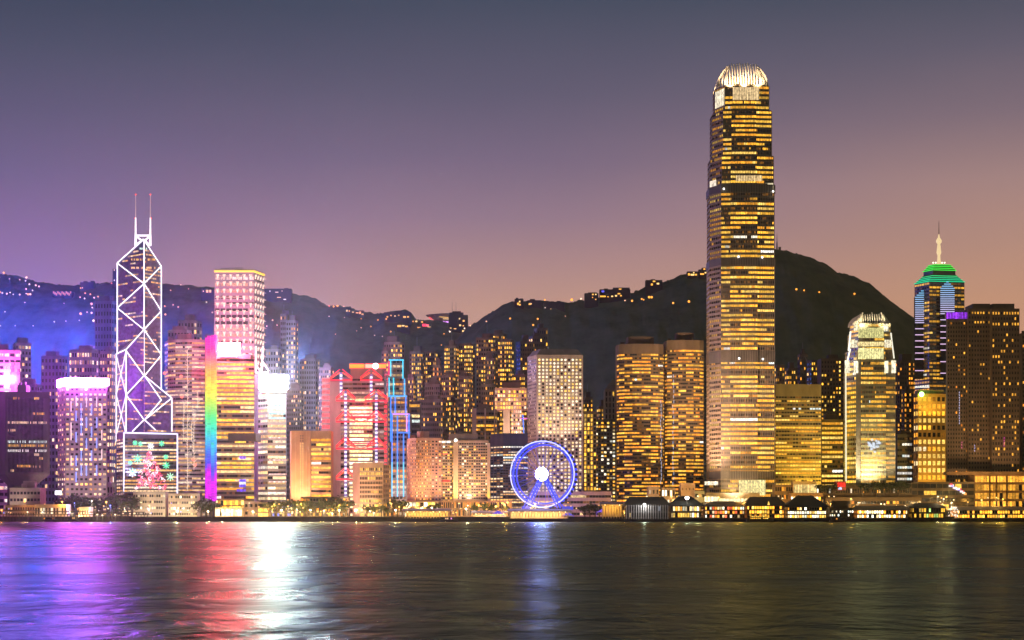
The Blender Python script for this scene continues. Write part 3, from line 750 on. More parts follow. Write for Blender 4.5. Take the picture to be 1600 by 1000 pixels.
for y_, c in ((713, (.25, .1, .9)), (749, (.12, .05, 1)), (757, (.1, .06, 1)), (764, (.15, .05, 1)), (753, (.9, .9, 1))):
    glow_panel(ra, 374 if y_ < 760 else 370, 384, y_, y_+4, 1550, c, 5, 1, 'led_screen', .4)
# tall tower of lamp dots behind it
ck = tower('tall square tower dotted with rows of lamps under a gold roof edge', corner_plan(335, 397, 413, 1660, 0, 26), 421, 38, [7, 4], (.33, .28, .33), wx=.8, wz=.5, lit=office(.55, .6, ROSE, .55, .05, .6), mode='band', group=None, plant=False, parapet=6)
pl_ = corner_plan(335, 397, 413, 1660, 0, 26)
q = MB(); 
for A, B in ((pl_[0], pl_[1]), (pl_[1], pl_[2])):
    q.tube((A.x, A.y-.8, Z(424, 1660)), (B.x, B.y-.8, Z(424, 1660)), 1.2, n=5)
q.build('roof_edge_light', emit((1, .62, .08), 1.5, False), ck)
k = 0
for r_ in range(13):
    q = MB(); y_ = 432+r_*11.2
    for (A, B, n_) in ((pl_[0], pl_[1], 6), (pl_[1], pl_[2], 4)):
        for i in range(n_):
            p = A+(B-A)*((i+.5)/n_); z = Z(y_, 1660)
            q.face([(p.x-1.7, p.y-.8, z+2.2), (p.x-.5, p.y-.8, z-2.4), (p.x+.5, p.y-.8, z-2.4), (p.x+1.7, p.y-.8, z+2.2)], 0, (.95, .72, .58))
            q.face([(p.x-3.6, p.y-.7, z+.2), (p.x+3.6, p.y-.7, z+.2), (p.x+3.2, p.y-.7, z+1.2), (p.x-3.2, p.y-.7, z+1.2)], 0, (.42, .27, .24))
    q.build('lamp_row', WIN, ck)
q = MB(); q.box(X(366, 1670), X(380, 1670), 1670, 1672, Z(421, 1660), Z(418, 1660)); q.tube(P(345, 419.5, 1675), P(380, 418.5, 1675), .3, n=4); q.build('roof_plant', wallm((.15, .13, .15)), ck)
for a_ in ((399.5, 541, 399.5, 583), (410.5, 541, 409, 583), (399.5, 582, 420, 582), (399.5, 570, 408, 582), (410, 565, 420, 580)):
    led(ck, [P(a_[0], a_[1], 1652), P(a_[2], a_[3], 1652)], .8, (.95, .85, 1), 2.2)
q = MB(); q.box(X(398, 1654), X(404, 1654), 1653, 1665, GZ, Z(585, 1654)); q.build('service_shaft', wallm((.5, .46, .5)), ck)
# blazing white tower
wt = tower('cream ribbon office tower under the blazing white rooftop sign', corner_plan(403, 418, 447, 1575, 14, 4), 610, 24, [4, 7], (.42, .36, .34), wx=.97, wz=.5, lit=office(.95, .9, WARM[:2]+CREAM, 1.0, .1, .9), mode='band', group=GR_OFF, plant=False)
q = MB(); q.box(X(405, 1570), X(449, 1570), 1570, 1573, Z(608, 1570), Z(586, 1570)); q.build('roof_sign', emit((.93, .88, 1), 360), wt)
q = MB(); q.box(X(407, 1574), X(447, 1574), 1573.5, 1584, Z(612, 1570), Z(588, 1570)); q.build('sign_frame', wallm((.4, .4, .42)), wt)
for y_ in (622, 632, 645, 652): glow_panel(wt, 420, 446, y_, y_+2.5, 1573.5, (.5, .95, 1.1), 8, 1, 'led_strip', .4)
for y_ in (683, 718, 740, 752, 769): glow_panel(wt, 420, 448, y_, y_+1.6, 1573.5, (1.2, .75, .7), 8, 1, 'led_strip', .3)
# orange concrete block
oc = tower('terracotta concrete tower with a blank striped wall and golden ribbons on its right', corner_plan(453, 455, 486, 1530, 12, 0), 673, 24, [0, 0], (.62, .34, .20), wx=.3, wz=.4, mode='band', name='concrete_tower', cat='tower', group=GR_OFF, plant=False)
q = MB()
for py in range(682, 775, 4):
    for px in (469, 472.5): 
        a_ = P(px, py, 1529.9); q.face([a_, a_+Vector((.9, 0, 0)), a_+Vector((.9, 0, 1.2)), a_+Vector((0, 0, 1.2))], 0, (1, .7, .25) if py > 690 else (.02, .02, .02))
q.build('porthole', WIN, oc); oc.children[-1]['kind'] = 'stuff'
q = MB(); 
for px in (461, 478, 483): q.box(X(px, 1529), X(px+1.6, 1529), 1529, 1530, GZ, Z(674, 1529))
tag(q.build('rib', wallm((.66, .40, .24)), oc), kind='stuff')
sub = front_plan(486.2, 517, 1532, 24); mb = MB(); rnd = random.Random(8)
got = facade(mb, sub[0], sub[1], GZ, Z(684, 1532), 17, 8, .99, .5, .5, office(.95, .85, GOLD, 1.1, .03, .8)(17, 8, rnd))
mb.box(X(486.2, 1532), X(517, 1532), 1532.6, 1554, GZ, Z(673, 1532)); mb.box(X(486.2, 1532), X(517, 1532), 1532, 1533, Z(684, 1532), Z(673, 1532))
mb.build('office_wing', [wallm((.5, .3, .18)), glassm()], oc); panes(oc, got, 'band')
lamp('SPOT', 'facade_floodlight', (X(468, 1500), 1500, 8), 3e5, (1, .55, .3), (X(468, 1530), 1530, 45), 1.5, oc, 70)
lamp('SPOT', 'facade_floodlight', (X(519, 1520), 1522, 12), 4e4, (1, .6, .1), (X(518, 1532), 1534, 30), 1, oc, 60)
# ---- bank with red trusses
hs = empty('bank_tower', (X(560, 1570), 1590, GZ), 'grey bank tower with red neon coat hanger trusses between spiralling white masts', 'tower')
rnd = random.Random(21); mb = MB(); got = []
def shell(px0, px1, yt_, Y, nf, nb, lit, d=26, wz=.5):
    pl = front_plan(px0, px1, Y, d); zt = Z(yt_, Y); g_ = facade(mb, pl[0], pl[1], GZ, zt, nf, nb, .97, wz, .5, lit(nf, nb, rnd))
    mb.face([(*p, zt) for p in pl])
    for i in (1, 2, 3): mb.face([(*pl[i], GZ), (*pl[(i+1) % 4], GZ), (*pl[(i+1) % 4], zt), (*pl[i], zt)])
    return g_
got += shell(546, 582, 622, 1564, 30, 8, office(.97, .93, CREAM[:3], 1.5, .1, .9), 10, .6)
mb.build('front_wall', [wallm((.34, .3, .32)), glassm()], hs); panes(hs, got, 'band')
mb = MB(); got = shell(530, 600, 590, 1576, 32, 10, office(.4, .4, ROSE, .5), 24); mb.build('wall', [wallm((.34, .29, .33)), glassm()], hs); panes(hs, got, 'band')
mb = MB(); mb.box(X(515, 1574), X(532, 1574), 1574, 1598, GZ, Z(596, 1574)); mb.box(X(524, 1572.5), X(532, 1572.5), 1572.5, 1574, GZ, Z(610, 1574)); mb.build('service_shaft', wallm((.52, .42, .44)), hs)
mb = MB(); got = shell(503, 515, 590, 1580, 24, 2, lambda nf, nb, r_: [[(1.2, .10, .13)]*nb for _ in range(nf)], 14, .55); mb.build('stair_tower', [wallm((.5, .3, .34)), glassm()], hs); panes(hs, got, 'band')
mb = MB(); got = shell(594, 605, 625, 1578, 26, 2, lambda nf, nb, r_: [[(1.15, .2, .06), (1.1, .06, .1)] for _ in range(nf)], 14, .55); mb.build('stair_tower', [wallm((.5, .3, .3)), glassm()], hs); panes(hs, got, 'band')
def spiral(px, y0, y1, Y):
    q = MB(); y_ = y0; k = 0
    while y_ < y1:
        a_, b_ = P(px, y_, Y), P(px, y_+3.2, Y); 
        q.tube(b_, a_, 1.35, 0, (1.35, 1.2, 1.35) if k % 2 else (.22, .16, .5), 6); y_ += 3.2; k += 1
    return q.build('mast', LED, hs)
MAST = ((533, 582, 618, 1572), (580, 585, 618, 1572), (540, 612, 776, 1560), (588, 614, 726, 1560))
for a_ in MAST: spiral(*a_)
RED, RED2 = (1, .015, .06), (1, .08, .04)
def truss(c, y_, arm, Y, mid=None):
    for s in (-1, 1):
        led(hs, [P(c+s*2, y_-8, Y), P(c+s*arm, y_+2, Y)], .8, RED2, 1.6, 'truss_tube', 4); led(hs, [P(c+s*2, y_-13, Y), P(c+s*arm, y_, Y)], .75, RED, 1.5, 'truss_tube', 4)
        led(hs, [P(c, y_+4, Y), P(c+s*arm, y_+4, Y)], 1.0, RED, 1.5, 'truss_tube', 4)
for c, y_, arm, Y in ((533, 590, 17, 1571), (580, 590, 17, 1571), (540, 622, 15, 1559), (588, 622, 18, 1559)): truss(c, y_, arm, Y)
for y_ in (655, 697):
    truss(540, y_, 15, 1559); truss(588, y_, 15, 1559)
    led(hs, [P(540, y_-4, 1559), P(588, y_-4, 1559)], .8, RED, 1.7, 'truss_tube', 4); led(hs, [P(540, y_+4, 1559), P(588, y_+4, 1559)], .5, RED2, 1.4, 'truss_tube', 4)
    led(hs, [P(542, y_-3, 1558.5), P(564, y_+4, 1558.5)], .55, RED2, 1.6, 'truss_tube', 4); led(hs, [P(586, y_-3, 1558.5), P(564, y_+4, 1558.5)], .55, RED2, 1.6, 'truss_tube', 4)
truss(540, 745, 15, 1559)
for a_, c, s in (((546, 571.5, 569, 571.5), (1, .34, .03), 1.6), ((591, 571.5, 603, 571.5), (1, .34, .03), 1.6), ((571, 571, 590, 571), (1, .55, .4), 1.3)):
    q = MB(); q.box(X(a_[0], 1570), X(a_[2], 1570), 1569, 1571, Z(575, 1570), Z(569, 1570)); q.build('roof_sign', emit(c, s, False), hs)
    led(hs, [P(a_[0], 568.5, 1568.5), P(a_[2], 568.5, 1568.5)], .5, RED, 1.6, 'sign_edge', 4); led(hs, [P(a_[0], 575.5, 1568.5), P(a_[2], 575.5, 1568.5)], .5, RED, 1.6, 'sign_edge', 4)
q = MB(); q.ball(P(587, 572, 1567), 2.8, nu=8, nv=5); q.build('signal_lamp', emit((1, .75, .72), 12), hs)
q = MB(); q.box(X(548, 1578), X(598, 1578), 1574, 1590, Z(592, 1578), Z(569, 1578)); q.build('roof_plant', wallm((.3, .25, .28)), hs)
lamp('POINT', 'neon_lamp', P(562, 640, 1535), 7e4, (1, .03, .07), None, 8, hs); lamp('POINT', 'neon_lamp', P(512, 640, 1545), 5e3, (1, .25, .3), None, 6, hs)
# ---- city hall
ch = tower('tan municipal block with a blank left wall and a dark gridded front', corner_plan(551, 562, 599, 1478, 6, 0), 723, 11, [0, 15], (.62, .42, .30), wx=.72, wz=.6, mode='win', name='city_hall', cat='building', plant=False, rec=.8, lit=lambda nf, nb, r_: [[(sh(GOLD[3], r_.uniform(.5, 1.2)) if (i < 4 or i == nf-2 or (i == nf-3 and 4 < j < 11) or (i == nf-1 and r_.random() < .5) or (i == 5 and 6 < j < 12)) and r_.random() < .9 else None) for j in range(nb)] for i in range(nf)], parapet=4)
mb = MB(); rnd = random.Random(2); pl_ = [Vector((X(599.2, 1478), 1478)), Vector((X(611, 1484), 1486))]
got = facade(mb, pl_[0], pl_[1], GZ, Z(726, 1478), 11, 4, .6, .6, .8, flats(.7, GOLD, 1)(11, 4, rnd)); mb.face([(*pl_[0], Z(726, 1478)), (*pl_[1], Z(726, 1478)), (X(611, 1500), 1500, Z(726, 1478)), (X(599.2, 1500), 1500, Z(726, 1478))])
mb.face([(*pl_[1], GZ), (X(611, 1510), 1510, GZ), (X(611, 1510), 1510, Z(726, 1478)), (*pl_[1], Z(726, 1478))])
mb.build('side_wing', [wallm((.4, .28, .19)), glassm()], ch); panes(ch, got, 'win', nmax=44)
lamp('SPOT', 'facade_floodlight', (X(553, 1440), 1445, 6), 1.1e5, (1, .6, .4), (X(556, 1480), 1480, 30), 1, ch, 75)
# ---- blue outlined stepped tower
bt = empty('office_tower', (X(624, 1610), 1625, GZ), 'slender stepped tower outlined in blue and cyan light tubes', 'tower', GR_OFF)
mb = MB(); got = []; rnd = random.Random(31); zb = GZ
for (l_, r_, yt_, yb_, nf, nb) in ((613, 641, 690, 792, 14, 5), (611, 641, 647, 690, 6, 6), (609, 637, 618, 647, 4, 5), (607, 635, 590, 618, 4, 5), (607.5, 631, 562, 590, 4, 4)):
    Y = 1600; pl = front_plan(l_, r_, Y, 26); z0_, z1_ = (GZ if yb_ > 780 else Z(yb_, Y)), Z(yt_, Y)
    got += [(i+int(yt_), p_, c) for i, p_, c in facade(mb, pl[0], pl[1], z0_, z1_, nf, nb, .8, .5, .4, office(.7, .7, AMBER+WARM, .7)(nf, nb, rnd))]
    mb.face([(*p, z1_) for p in pl])
    for i in (1, 2, 3): mb.face([(*pl[i], z0_), (*pl[(i+1) % 4], z0_), (*pl[(i+1) % 4], z1_), (*pl[i], z1_)])
mb.build('wall', [wallm((.32, .27, .26)), glassm()], bt); panes(bt, got, 'win')
CY, BL, BL2, PK = (.05, .6, .85), (.03, .22, 1), (.05, .4, 1), (.8, .3, 1)
for a_, c in (((607.5, 562.5, 631, 562.5), CY), ((610.5, 562, 610.5, 588), CY), ((629.5, 562, 629.5, 592), CY), ((608, 590, 608, 620), CY), ((615, 590, 615, 618), CY), ((632, 592, 632, 618), BL2), ((609, 619, 636, 619), BL2), ((610.5, 619, 610.5, 690), BL),
        ((617.5, 619, 617.5, 646), BL), ((634, 619, 634, 650), BL), ((613, 647, 640, 647), PK), ((612.5, 647, 612.5, 776), BL), ((621, 650, 621, 776), BL2), ((635.5, 650, 635.5, 675), PK), ((639, 647, 639, 700), BL), ((621, 676, 641, 676), BL), ((630.5, 678, 630.5, 776), BL2)):
    vert = a_[0] == a_[2]
    if vert and a_[3] > 770:
        led(bt, [P(a_[0], a_[1], 1598.5), P(a_[2], 722, 1598.5)], .8, BL, 1.6, 'light_tube', 4); led(bt, [P(a_[0], 722, 1598.5), P(a_[2], a_[3], 1598.5)], .8, (.08, .55, 1), 1.6, 'light_tube', 4)
    else: led(bt, [P(a_[0], a_[1], 1598.5), P(a_[2], a_[3], 1598.5)], .8, c, 1.6, 'light_tube', 4)
led(bt, [P(607.5, 565, 1599), P(607.5, 586, 1599)], 1.2, (1, .02, .15), 1.2, 'light_tube', 4)

# floodlights that wash the fronts
flood(ht, 125, 1540, 690, 1.2e5, (1, .66, .55), 60, -6, 100); flood(ht, 150, 1540, 690, 6e4, (1, .62, .7), 50, 6, 100)
flood(rb, 290, 1688, 640, 1.6e5, (1, .68, .58), 70, 0, 100, 30)
flood(ra, 365, 1550, 640, 9e4, (1, .6, .3), 60, 0, 100); flood(ck, 372, 1655, 480, 6e4, (1, .6, .62), 60, 0, 80, 165)
flood(wt, 430, 1572, 680, 1e5, (1, .75, .5), 50, 0, 100); flood(hs, 522, 1570, 690, 6e4, (1, .5, .45), 45, 0, 90)
flood(xmas, 235, 1558, 720, 2e4, (1, .7, .7), 40, 0, 100); flood(pla, 40, 1498, 680, 2e4, (1, .72, .6), 60, 0, 90)

# ---- hotels and mid-rise between the blue tower and the wheel
sh_ = tower('curved salmon pink hotel glowing with rows of small windows', [Vector((X(x_, 1500+dy), 1500+dy)) for x_, dy in ((636, 22), (641, 10), (650, 3), (664, 0), (674, 1), (690, 6))]+[Vector((X(688, 1530), 1530)), Vector((X(642, 1535), 1535))], 684, 24, [3, 4, 5, 4, 3], (.60, .34, .24), wx=.55, wz=.45, lit=flats(.55, AMBER+WARM, .75, False), mode='win', name='hotel_block', cat='hotel', plant=True)
hm = tower('beige balconied hotel with two pale pilasters lit yellow at the foot', corner_plan(686, 688, 762, 1508, 14, 0), 688, 26, [0, 20], (.50, .36, .25), wx=.8, wz=.5, lit=flats(.24, CREAM+GOLD, 1.0, True), mode='win', name='hotel_block', cat='hotel', plant=True)
for px, wd in ((708, 8), (761, 4.5)):
    q = MB(); q.box(X(px, 1505), X(px+wd, 1505), 1505, 1509, GZ, Z(692, 1505)); q.build('pilaster', wallm((.62, .45, .3)), hm)
    lamp('SPOT', 'pilaster_uplight', (X(px+wd/2, 1500), 1500.5, Z(787, 1500)), 1.6e4, (1, .72, .05), (X(px+wd/2, 1507), 1507, Z(745, 1507)), .4, hm, 60)
glow_panel(hm, 690, 704, 689, 692, 1506, (1.4, 1.3, 1.2), 6, 1, 'roof_sign'); 
q = MB(); q.ball(P(712, 688, 1503), 1.6, nu=6, nv=4); q.build('roof_lamp', emit((1, .9, .75), 4, False), hm)
glow_panel(hm, 687, 700, 708, 710, 1507, (1.2, .2, .15), 5, 1, 'red_sign', .5); glow_panel(hm, 691, 703, 750, 753, 1507, (1.2, .06, .05), 5, 1, 'red_sign', .5)
tower('narrow golden strip of windows between the pink hotel and the beige hotel', front_plan(676, 690, 1535, 16), 686, 25, [4], (.4, .28, .16), wx=.7, wz=.55, lit=flats(.75, GOLD, 1.1, False), mode='win', group=GR_OFF, plant=False)
tw = tower('golden ribbon tower split by white vertical piers behind the beige hotel', front_plan(738, 776, 1600, 26), 640, 26, [9], (.28, .22, .17), wx=.9, wz=.55, lit=office(.8, .7, GOLD, 1.0, .02, .8), mode='band', group=GR_OFF, plant=True)
for px, wd in ((737.5, 7), (757, 2), (772, 2)):
    q = MB(); q.box(X(px, 1598), X(px+wd, 1598), 1597.5, 1600, GZ, Z(638, 1598)); q.build('pier', wallm((.6, .48, .42)), tw)
gb = tower('pink gridded box building raised on a pale shaft above the dark blue block', front_plan(773, 823, 1640, 26), 606, 5, [12], (.62, .36, .3), wx=.66, wz=.6, lit=flats(.85, WARM+GOLD, 1.05, False), mode='win', group=GR_OFF, yb=640, plant=True)
q = MB(); q.box(X(786, 1645), X(797, 1645), 1645, 1660, GZ, Z(640, 1645)); q.build('shaft', wallm((.5, .42, .33)), gb)
mb = MB(); rnd = random.Random(9); got = facade(mb, Vector((X(799, 1644), 1644)), Vector((X(815, 1644), 1644)), GZ, Z(640, 1644), 26, 5, .7, .55, .5, flats(.75, ROSE+WARM, .9, False)(26, 5, rnd)); mb.box(X(799, 1644), X(815, 1644), 1644.6, 1660, GZ, Z(640, 1644)); mb.build('stem_block', [wallm((.4, .3, .25)), glassm()], gb); panes(gb, got, 'win', nmax=60)
sl_ = tower('dark slate blue office block left of the wheel with broken rows of lit windows', corner_plan(766, 786, 826, 1545, 18, 0), 677, 27, [4, 10], (.10, .10, .13), wx=.85, wz=.5, lit=office(.62, .6, WARM, .95, .12, .65), mode='band', group=GR_OFF, parapet=12, plant=False)
led(gb, [P(817, 648, 1630), P(819, 690, 1630)], .8, BL, 1.4, 'light_tube', 4); led(gb, [P(812, 654, 1630), P(824, 654, 1630)], .6, (.8, .05, .8), 1.2, 'light_tube', 4)
tower('dark block lit white along its storeys right of the blue outlined tower', front_plan(638, 656, 1640, 22), 627, 22, [4], (.16, .15, .16), wx=.95, wz=.55, lit=office(.7, .9, CREAM+GOLD, .95, .2), mode='band', group=GR_OFF, plant=False)
# ---- tower of round windows
jh = empty('round_window_tower', (X(868, 1525), 1540, GZ), 'tan tower pierced by rows of round lit windows behind the wheel', 'tower')
fp = corner_plan(824, 838.5, 911, 1520, 26, 3); zt = Z(554, 1520); mb = MB(); mb.prism([tuple(p) for p in fp], GZ, zt); mb.build('wall', wallm((.52, .40, .30)), jh)
cc = sum(fp, Vector((0, 0)))/4; tp = [tuple(cc+(p-cc)*.8) for p in fp]
mb = MB(); mb.prism([tuple(cc+(p-cc)*.985) for p in fp], zt, zt+5.5, top=tp); mb.build('roof', wallm((.25, .22, .22)), jh)
rnd = random.Random(17); n_made = 0; rest, darkp = MB(), MB(); lits = []
def disc(q, c, ux, r_, col_, depth=.25):
    pts = []
    for k in range(10):
        a_ = 6.28319*k/10; pts.append((c.x+ux.x*math.cos(a_)*r_, c.y+ux.y*math.cos(a_)*r_, c.z+math.sin(a_)*r_))
    q.face(pts, 0, col_)
for (A, B, nc, sz) in ((fp[1], fp[2], 12, 1.12), (fp[0], fp[1], 7, .85)):
    d = (B-A); u = d.normalized(); nr = Vector((u.y, -u.x))*.1
    nrw = 41
    for i in range(nrw):
        for j in range(nc):
            p = A+d*((j+.75)/(nc+.5))+nr; z = Z(562+i*5.4, 1520); c = Vector((p.x, p.y, z))
            pr = .85 if nc == 12 else .30
            if 12 < i < 16: pr *= .7
            if i in (22, 23, 28): pr *= .4
            if rnd.random() < pr:
                g_ = rnd.uniform(.7, 1.35); lits.append((c, u, sz, tuple(x*g_ for x in rnd.choice(CREAM[:3]+GOLD[3:4]+WARM[3:4])) if nc == 12 else tuple(x*.6 for x in WARM[1])))
            else: disc(darkp, c, u, sz, (0, 0, 0))
tag(darkp.build('dark_porthole', glassm(), jh), kind='stuff')
for k, (c, u, sz, cl) in enumerate(lits):
    if k < 100:
        q = MB(); disc(q, c, u, sz, cl); q.build('round_window', WIN, jh)
    else: disc(rest, c, u, sz, cl)
tag(rest.build('round_window_lights', WIN, jh), kind='stuff')
# ---- post office
tower('low pinkish post office behind the wheel with long strip windows', front_plan(828, 955, 1475, 22), 768, 4, [26], (.55, .38, .36), wx=.95, wz=.42, lit=office(.6, .6, CREAM, .9, .2, .8), mode='band', name='post_office', cat='building', plant=False)
tower('narrow beige office with white piers right of the round window tower', front_plan(912, 932, 1570, 20), 643, 24, [4], (.36, .3, .22), wx=.6, wz=.7, lit=flats(.6, GOLD, 1.0), mode='win', group=GR_OFF, plant=False)
tower('dark office block of scattered lamps below the pyramid roofed tower', front_plan(930, 966, 1590, 20), 655, 26, [8], (.12, .12, .1), wx=.75, wz=.5, lit=flats(.5, CREAM+GOLD, .9), mode='win', group=GR_OFF, plant=False)
py_ = tower('grey brown tower with a pyramid roof half hidden by the rounded brown tower', front_plan(945, 972, 1660, 24), 608, 22, [5], (.26, .24, .2), wx=.4, wz=.75, lit=flats(.1, GOLD, .6), group=GR_FLATS, plant=False)
mb = MB(); pl = front_plan(945, 972, 1660, 24); c_ = sum(pl, Vector((0, 0)))/4; zt = Z(608, 1660)
for i in range(4): mb.face([(*pl[i], zt), (*pl[(i+1) % 4], zt), (c_.x, c_.y, Z(590, 1660))])
mb.build('roof', wallm((.22, .21, .18)), py_)
# ---- rounded brown twin towers
def round_plan(l, r, Y, d=34):
    pts = []
    for k in range(9):
        a_ = math.pi*k/8; px = (l+r)/2-(r-l)/2*math.cos(a_); yy = Y+d*.42*(1-math.sin(a_)**.7)
        pts.append(Vector((X(px, Y), yy)))
    pts += [Vector((X(r, Y), Y+d)), Vector((X(l, Y), Y+d))]
    return pts
for lb, l, r, yt_, Y, sd in (('brown round cornered office tower with golden storeys, wider of the twin pair', 965, 1040, 537, 1560, 3), ('brown round cornered office tower close beside the tallest tower', 1041, 1103, 531, 1575, 5)):
    tw = tower(lb, round_plan(l, r, Y), yt_, 46, [2, 3, 3, 4, 4, 3, 3, 2], (.20, .15, .085), wx=.96, wz=.48, lit=office(.74, .64, GOLD[:3]+AMBER, 1.1, .02, .72), mode='band', group='twin rounded brown towers', parapet=9, plant=True, seed=sd)
    q = MB(); rnd = random.Random(sd); px = 1033 if sd == 3 else 1052
    for k in range(22): 
        o = P(px+rnd.uniform(-1, 1), 630+k*6 if sd == 3 else 590+k*8, Y+2); q.tube(o, o+Vector((0, 0, 3)), .3, n=4)
    q.build('light_string', emit((.6, .7, 1), .9, False), tw)
# ---- right of the tallest tower
tower('olive brown hotel block with a plain top band right of the tallest tower', corner_plan(1205, 1212, 1283, 1545, 14, 4), 600, 32, [1, 16], (.38, .28, .12), wx=.85, wz=.45, lit=office(.88, .72, GOLD, 1.05, .05, .6), mode='band', group=GR_OFF, parapet=11, plant=False)
lamp('SPOT', 'facade_floodlight', (X(1290, 1510), 1512, 14), 2.5e5, (1, .68, .1), (X(1270, 1545), 1547, 60), 2, None, 85).parent = None
tower('tall flats with lit stacks between the olive hotel and the white crowned tower', front_plan(1283, 1319, 1760, 24), 560, 36, [8], (.13, .11, .075), wx=.5, wz=.5, lit=flats(.36, GOLD, 1.1), mode='win', group=GR_FLATS)
tower('golden ribbon block low between the olive hotel and the white crowned tower', front_plan(1284, 1317, 1600, 22), 655, 20, [8], (.22, .17, .08), wx=.9, wz=.5, lit=office(.9, .8, GOLD, 1.0), mode='band', group=GR_OFF, plant=True)
cen = empty('skyscraper', (X(1467, 1640), 1660, GZ), 'dark glass tower with a green lit stepped roof and a white spire', 'skyscraper')
Yc = 1640; pl = corner_plan(1429, 1452, 1507, Yc, 20, 6); mb = MB(); got = []; rnd = random.Random(14); zt = Z(440, Yc)
for i, nb in ((0, 6), (1, 10)): got += facade(mb, pl[i], pl[i+1], GZ, zt, 62, nb, .9, .5, .4, office(.5, .55, GOLD, .7, .05, .7)(62, nb, rnd))
for i in (2, 3): mb.face([(*pl[i], GZ), (*pl[(i+1) % 4], GZ), (*pl[(i+1) % 4], zt), (*pl[i], zt)])
mb.face([(*p, zt) for p in pl]); mb.build('shaft', [wallm((.12, .115, .1), .4), glassm()], cen); panes(cen, got, 'band')
c_ = sum(pl, Vector((0, 0)))/4
def ring(k, z): return [(*(c_+(p-c_)*k), z) for p in pl]
def frus(name, k0, z0, k1, z1, mat):
    q = MB(); a_, b_ = ring(k0, z0), ring(k1, z1)
    for i in range(4): q.face([a_[i], a_[(i+1) % 4], b_[(i+1) % 4], b_[i]])
    q.face(b_); return q.build(name, mat, cen)
zz = [Z(y_, Yc) for y_ in (440, 438, 430, 421, 420, 411)]
frus('roof_step', 1.0, zz[0]+.1, .64, zz[2]+2, wallm((.1, .14, .1), .4))
for k, (k0, za) in enumerate(((1.0, zz[0]+.6), (.9, zz[0]+2.6), (.8, zz[0]+4.6), (.7, zz[0]+6.6))):
    q = MB(); a_ = ring(k0+.015, za)
    for i in range(4): q.tube(a_[i], a_[(i+1) % 4], .5, n=4)
    q.build('roof_light', emit((.01, .75, .32) if k < 3 else (.04, .8, .25), 1.1, False), cen)
frus('roof_step', .64, zz[2]+2, .64, zz[3], wallm((.08, .09, .07), .4)); frus('roof_step', .66, zz[3], .42, zz[5], wallm((.1, .2, .08), .4))
for k, (k0, za) in enumerate(((.67, zz[3]+.3), (.6, zz[3]+2.2), (.53, zz[3]+4.2), (.46, zz[3]+6))):
    q = MB(); a_ = ring(k0, za)
    for i in range(4): q.tube(a_[i], a_[(i+1) % 4], .5, n=4)
    q.build('roof_light', emit((.05, .85, .06), 1.2, False), cen)
def lathe(q, px, rows, n=8):
    prev = None
    for py, rpx in rows:
        o = P(px, py, c_.y); r_ = rpx*c_.y/FOC; cur = [(o.x+math.cos(6.28319*k/n)*r_, o.y+math.sin(6.28319*k/n)*r_, o.z) for k in range(n)]
        if prev: 
            for k in range(n): q.face([prev[k], prev[(k+1) % n], cur[(k+1) % n], cur[k]])
        prev = cur
q = MB(); lathe(q, 1467, [(412, 3.6), (406, 2.6), (399, 2.2), (395, 3.8), (393, 3.6), (390, 3.2), (384, 2.6), (381, 2.2), (379, 4.2), (376, 4.6), (374, 3.5), (371, 1.6), (367, .9), (366, .6)]); sp_ = q.build('spire', emit((1, .74, .38), .95, False), cen)
q = MB(); lathe(q, 1467, [(366, .7), (347, .35), (345, .1)]); q.build('spire_tip', wallm((.3, .25, .2)), sp_)
q = MB(); 
for px in (1458, 1462, 1472, 1476): q.ball(P(px, 410.5, c_.y-12), 1.0, nu=5, nv=3)
q.build('roof_lamp', emit((1, .9, .7), 1.8, False), cen)
def led_column(px0, px1, ya, yb_, Y0, apex):
    """a projecting bay of stacked light lines with a pointed head"""
    xc = (px0+px1)/2; y_ = ya; k = 0
    q = MB(); q.box(X(px0, Y0), X(px1, Y0), Y0, Y0+5, Z(yb_, Y0), Z(ya+10, Y0))
    a_ = [(X(px0, Y0), Y0), (X(px1, Y0), Y0), (X(px1, Y0), Y0+5), (X(px0, Y0), Y0+5)]; zt_ = Z(ya+10, Y0)
    for i in range(4): q.face([(*a_[i], zt_), (*a_[(i+1) % 4], zt_), (X(xc, Y0), Y0+2.5, Z(ya, Y0))])
    q.build('glazed_bay', glassm((.03, .04, .05)), cen)
    while y_ < yb_:
        t_ = min(1, (y_-ya)/70); wd = (px1-px0)/2*min(1, (y_-ya+2)/11)
        c = tuple(u+(v-u)*t_ for u, v in zip((.22, .62, 1.0), (.95, .62, .95)))
        q = MB(); q.box(X(xc-wd, Y0-.6), X(xc+wd, Y0-.6), Y0-.6, Y0-.05, Z(y_+1.3, Y0), Z(y_, Y0), 0, c); q.build('light_line', LED, cen); k += 1
        y_ += 3.3 if y_ < ya+48 else (9.5 if y_ < ya+100 else 18)
led_column(1430, 1452.5, 454, 592, 1648, 0); led_column(1469.5, 1491.5, 440, 590, 1637, 0)
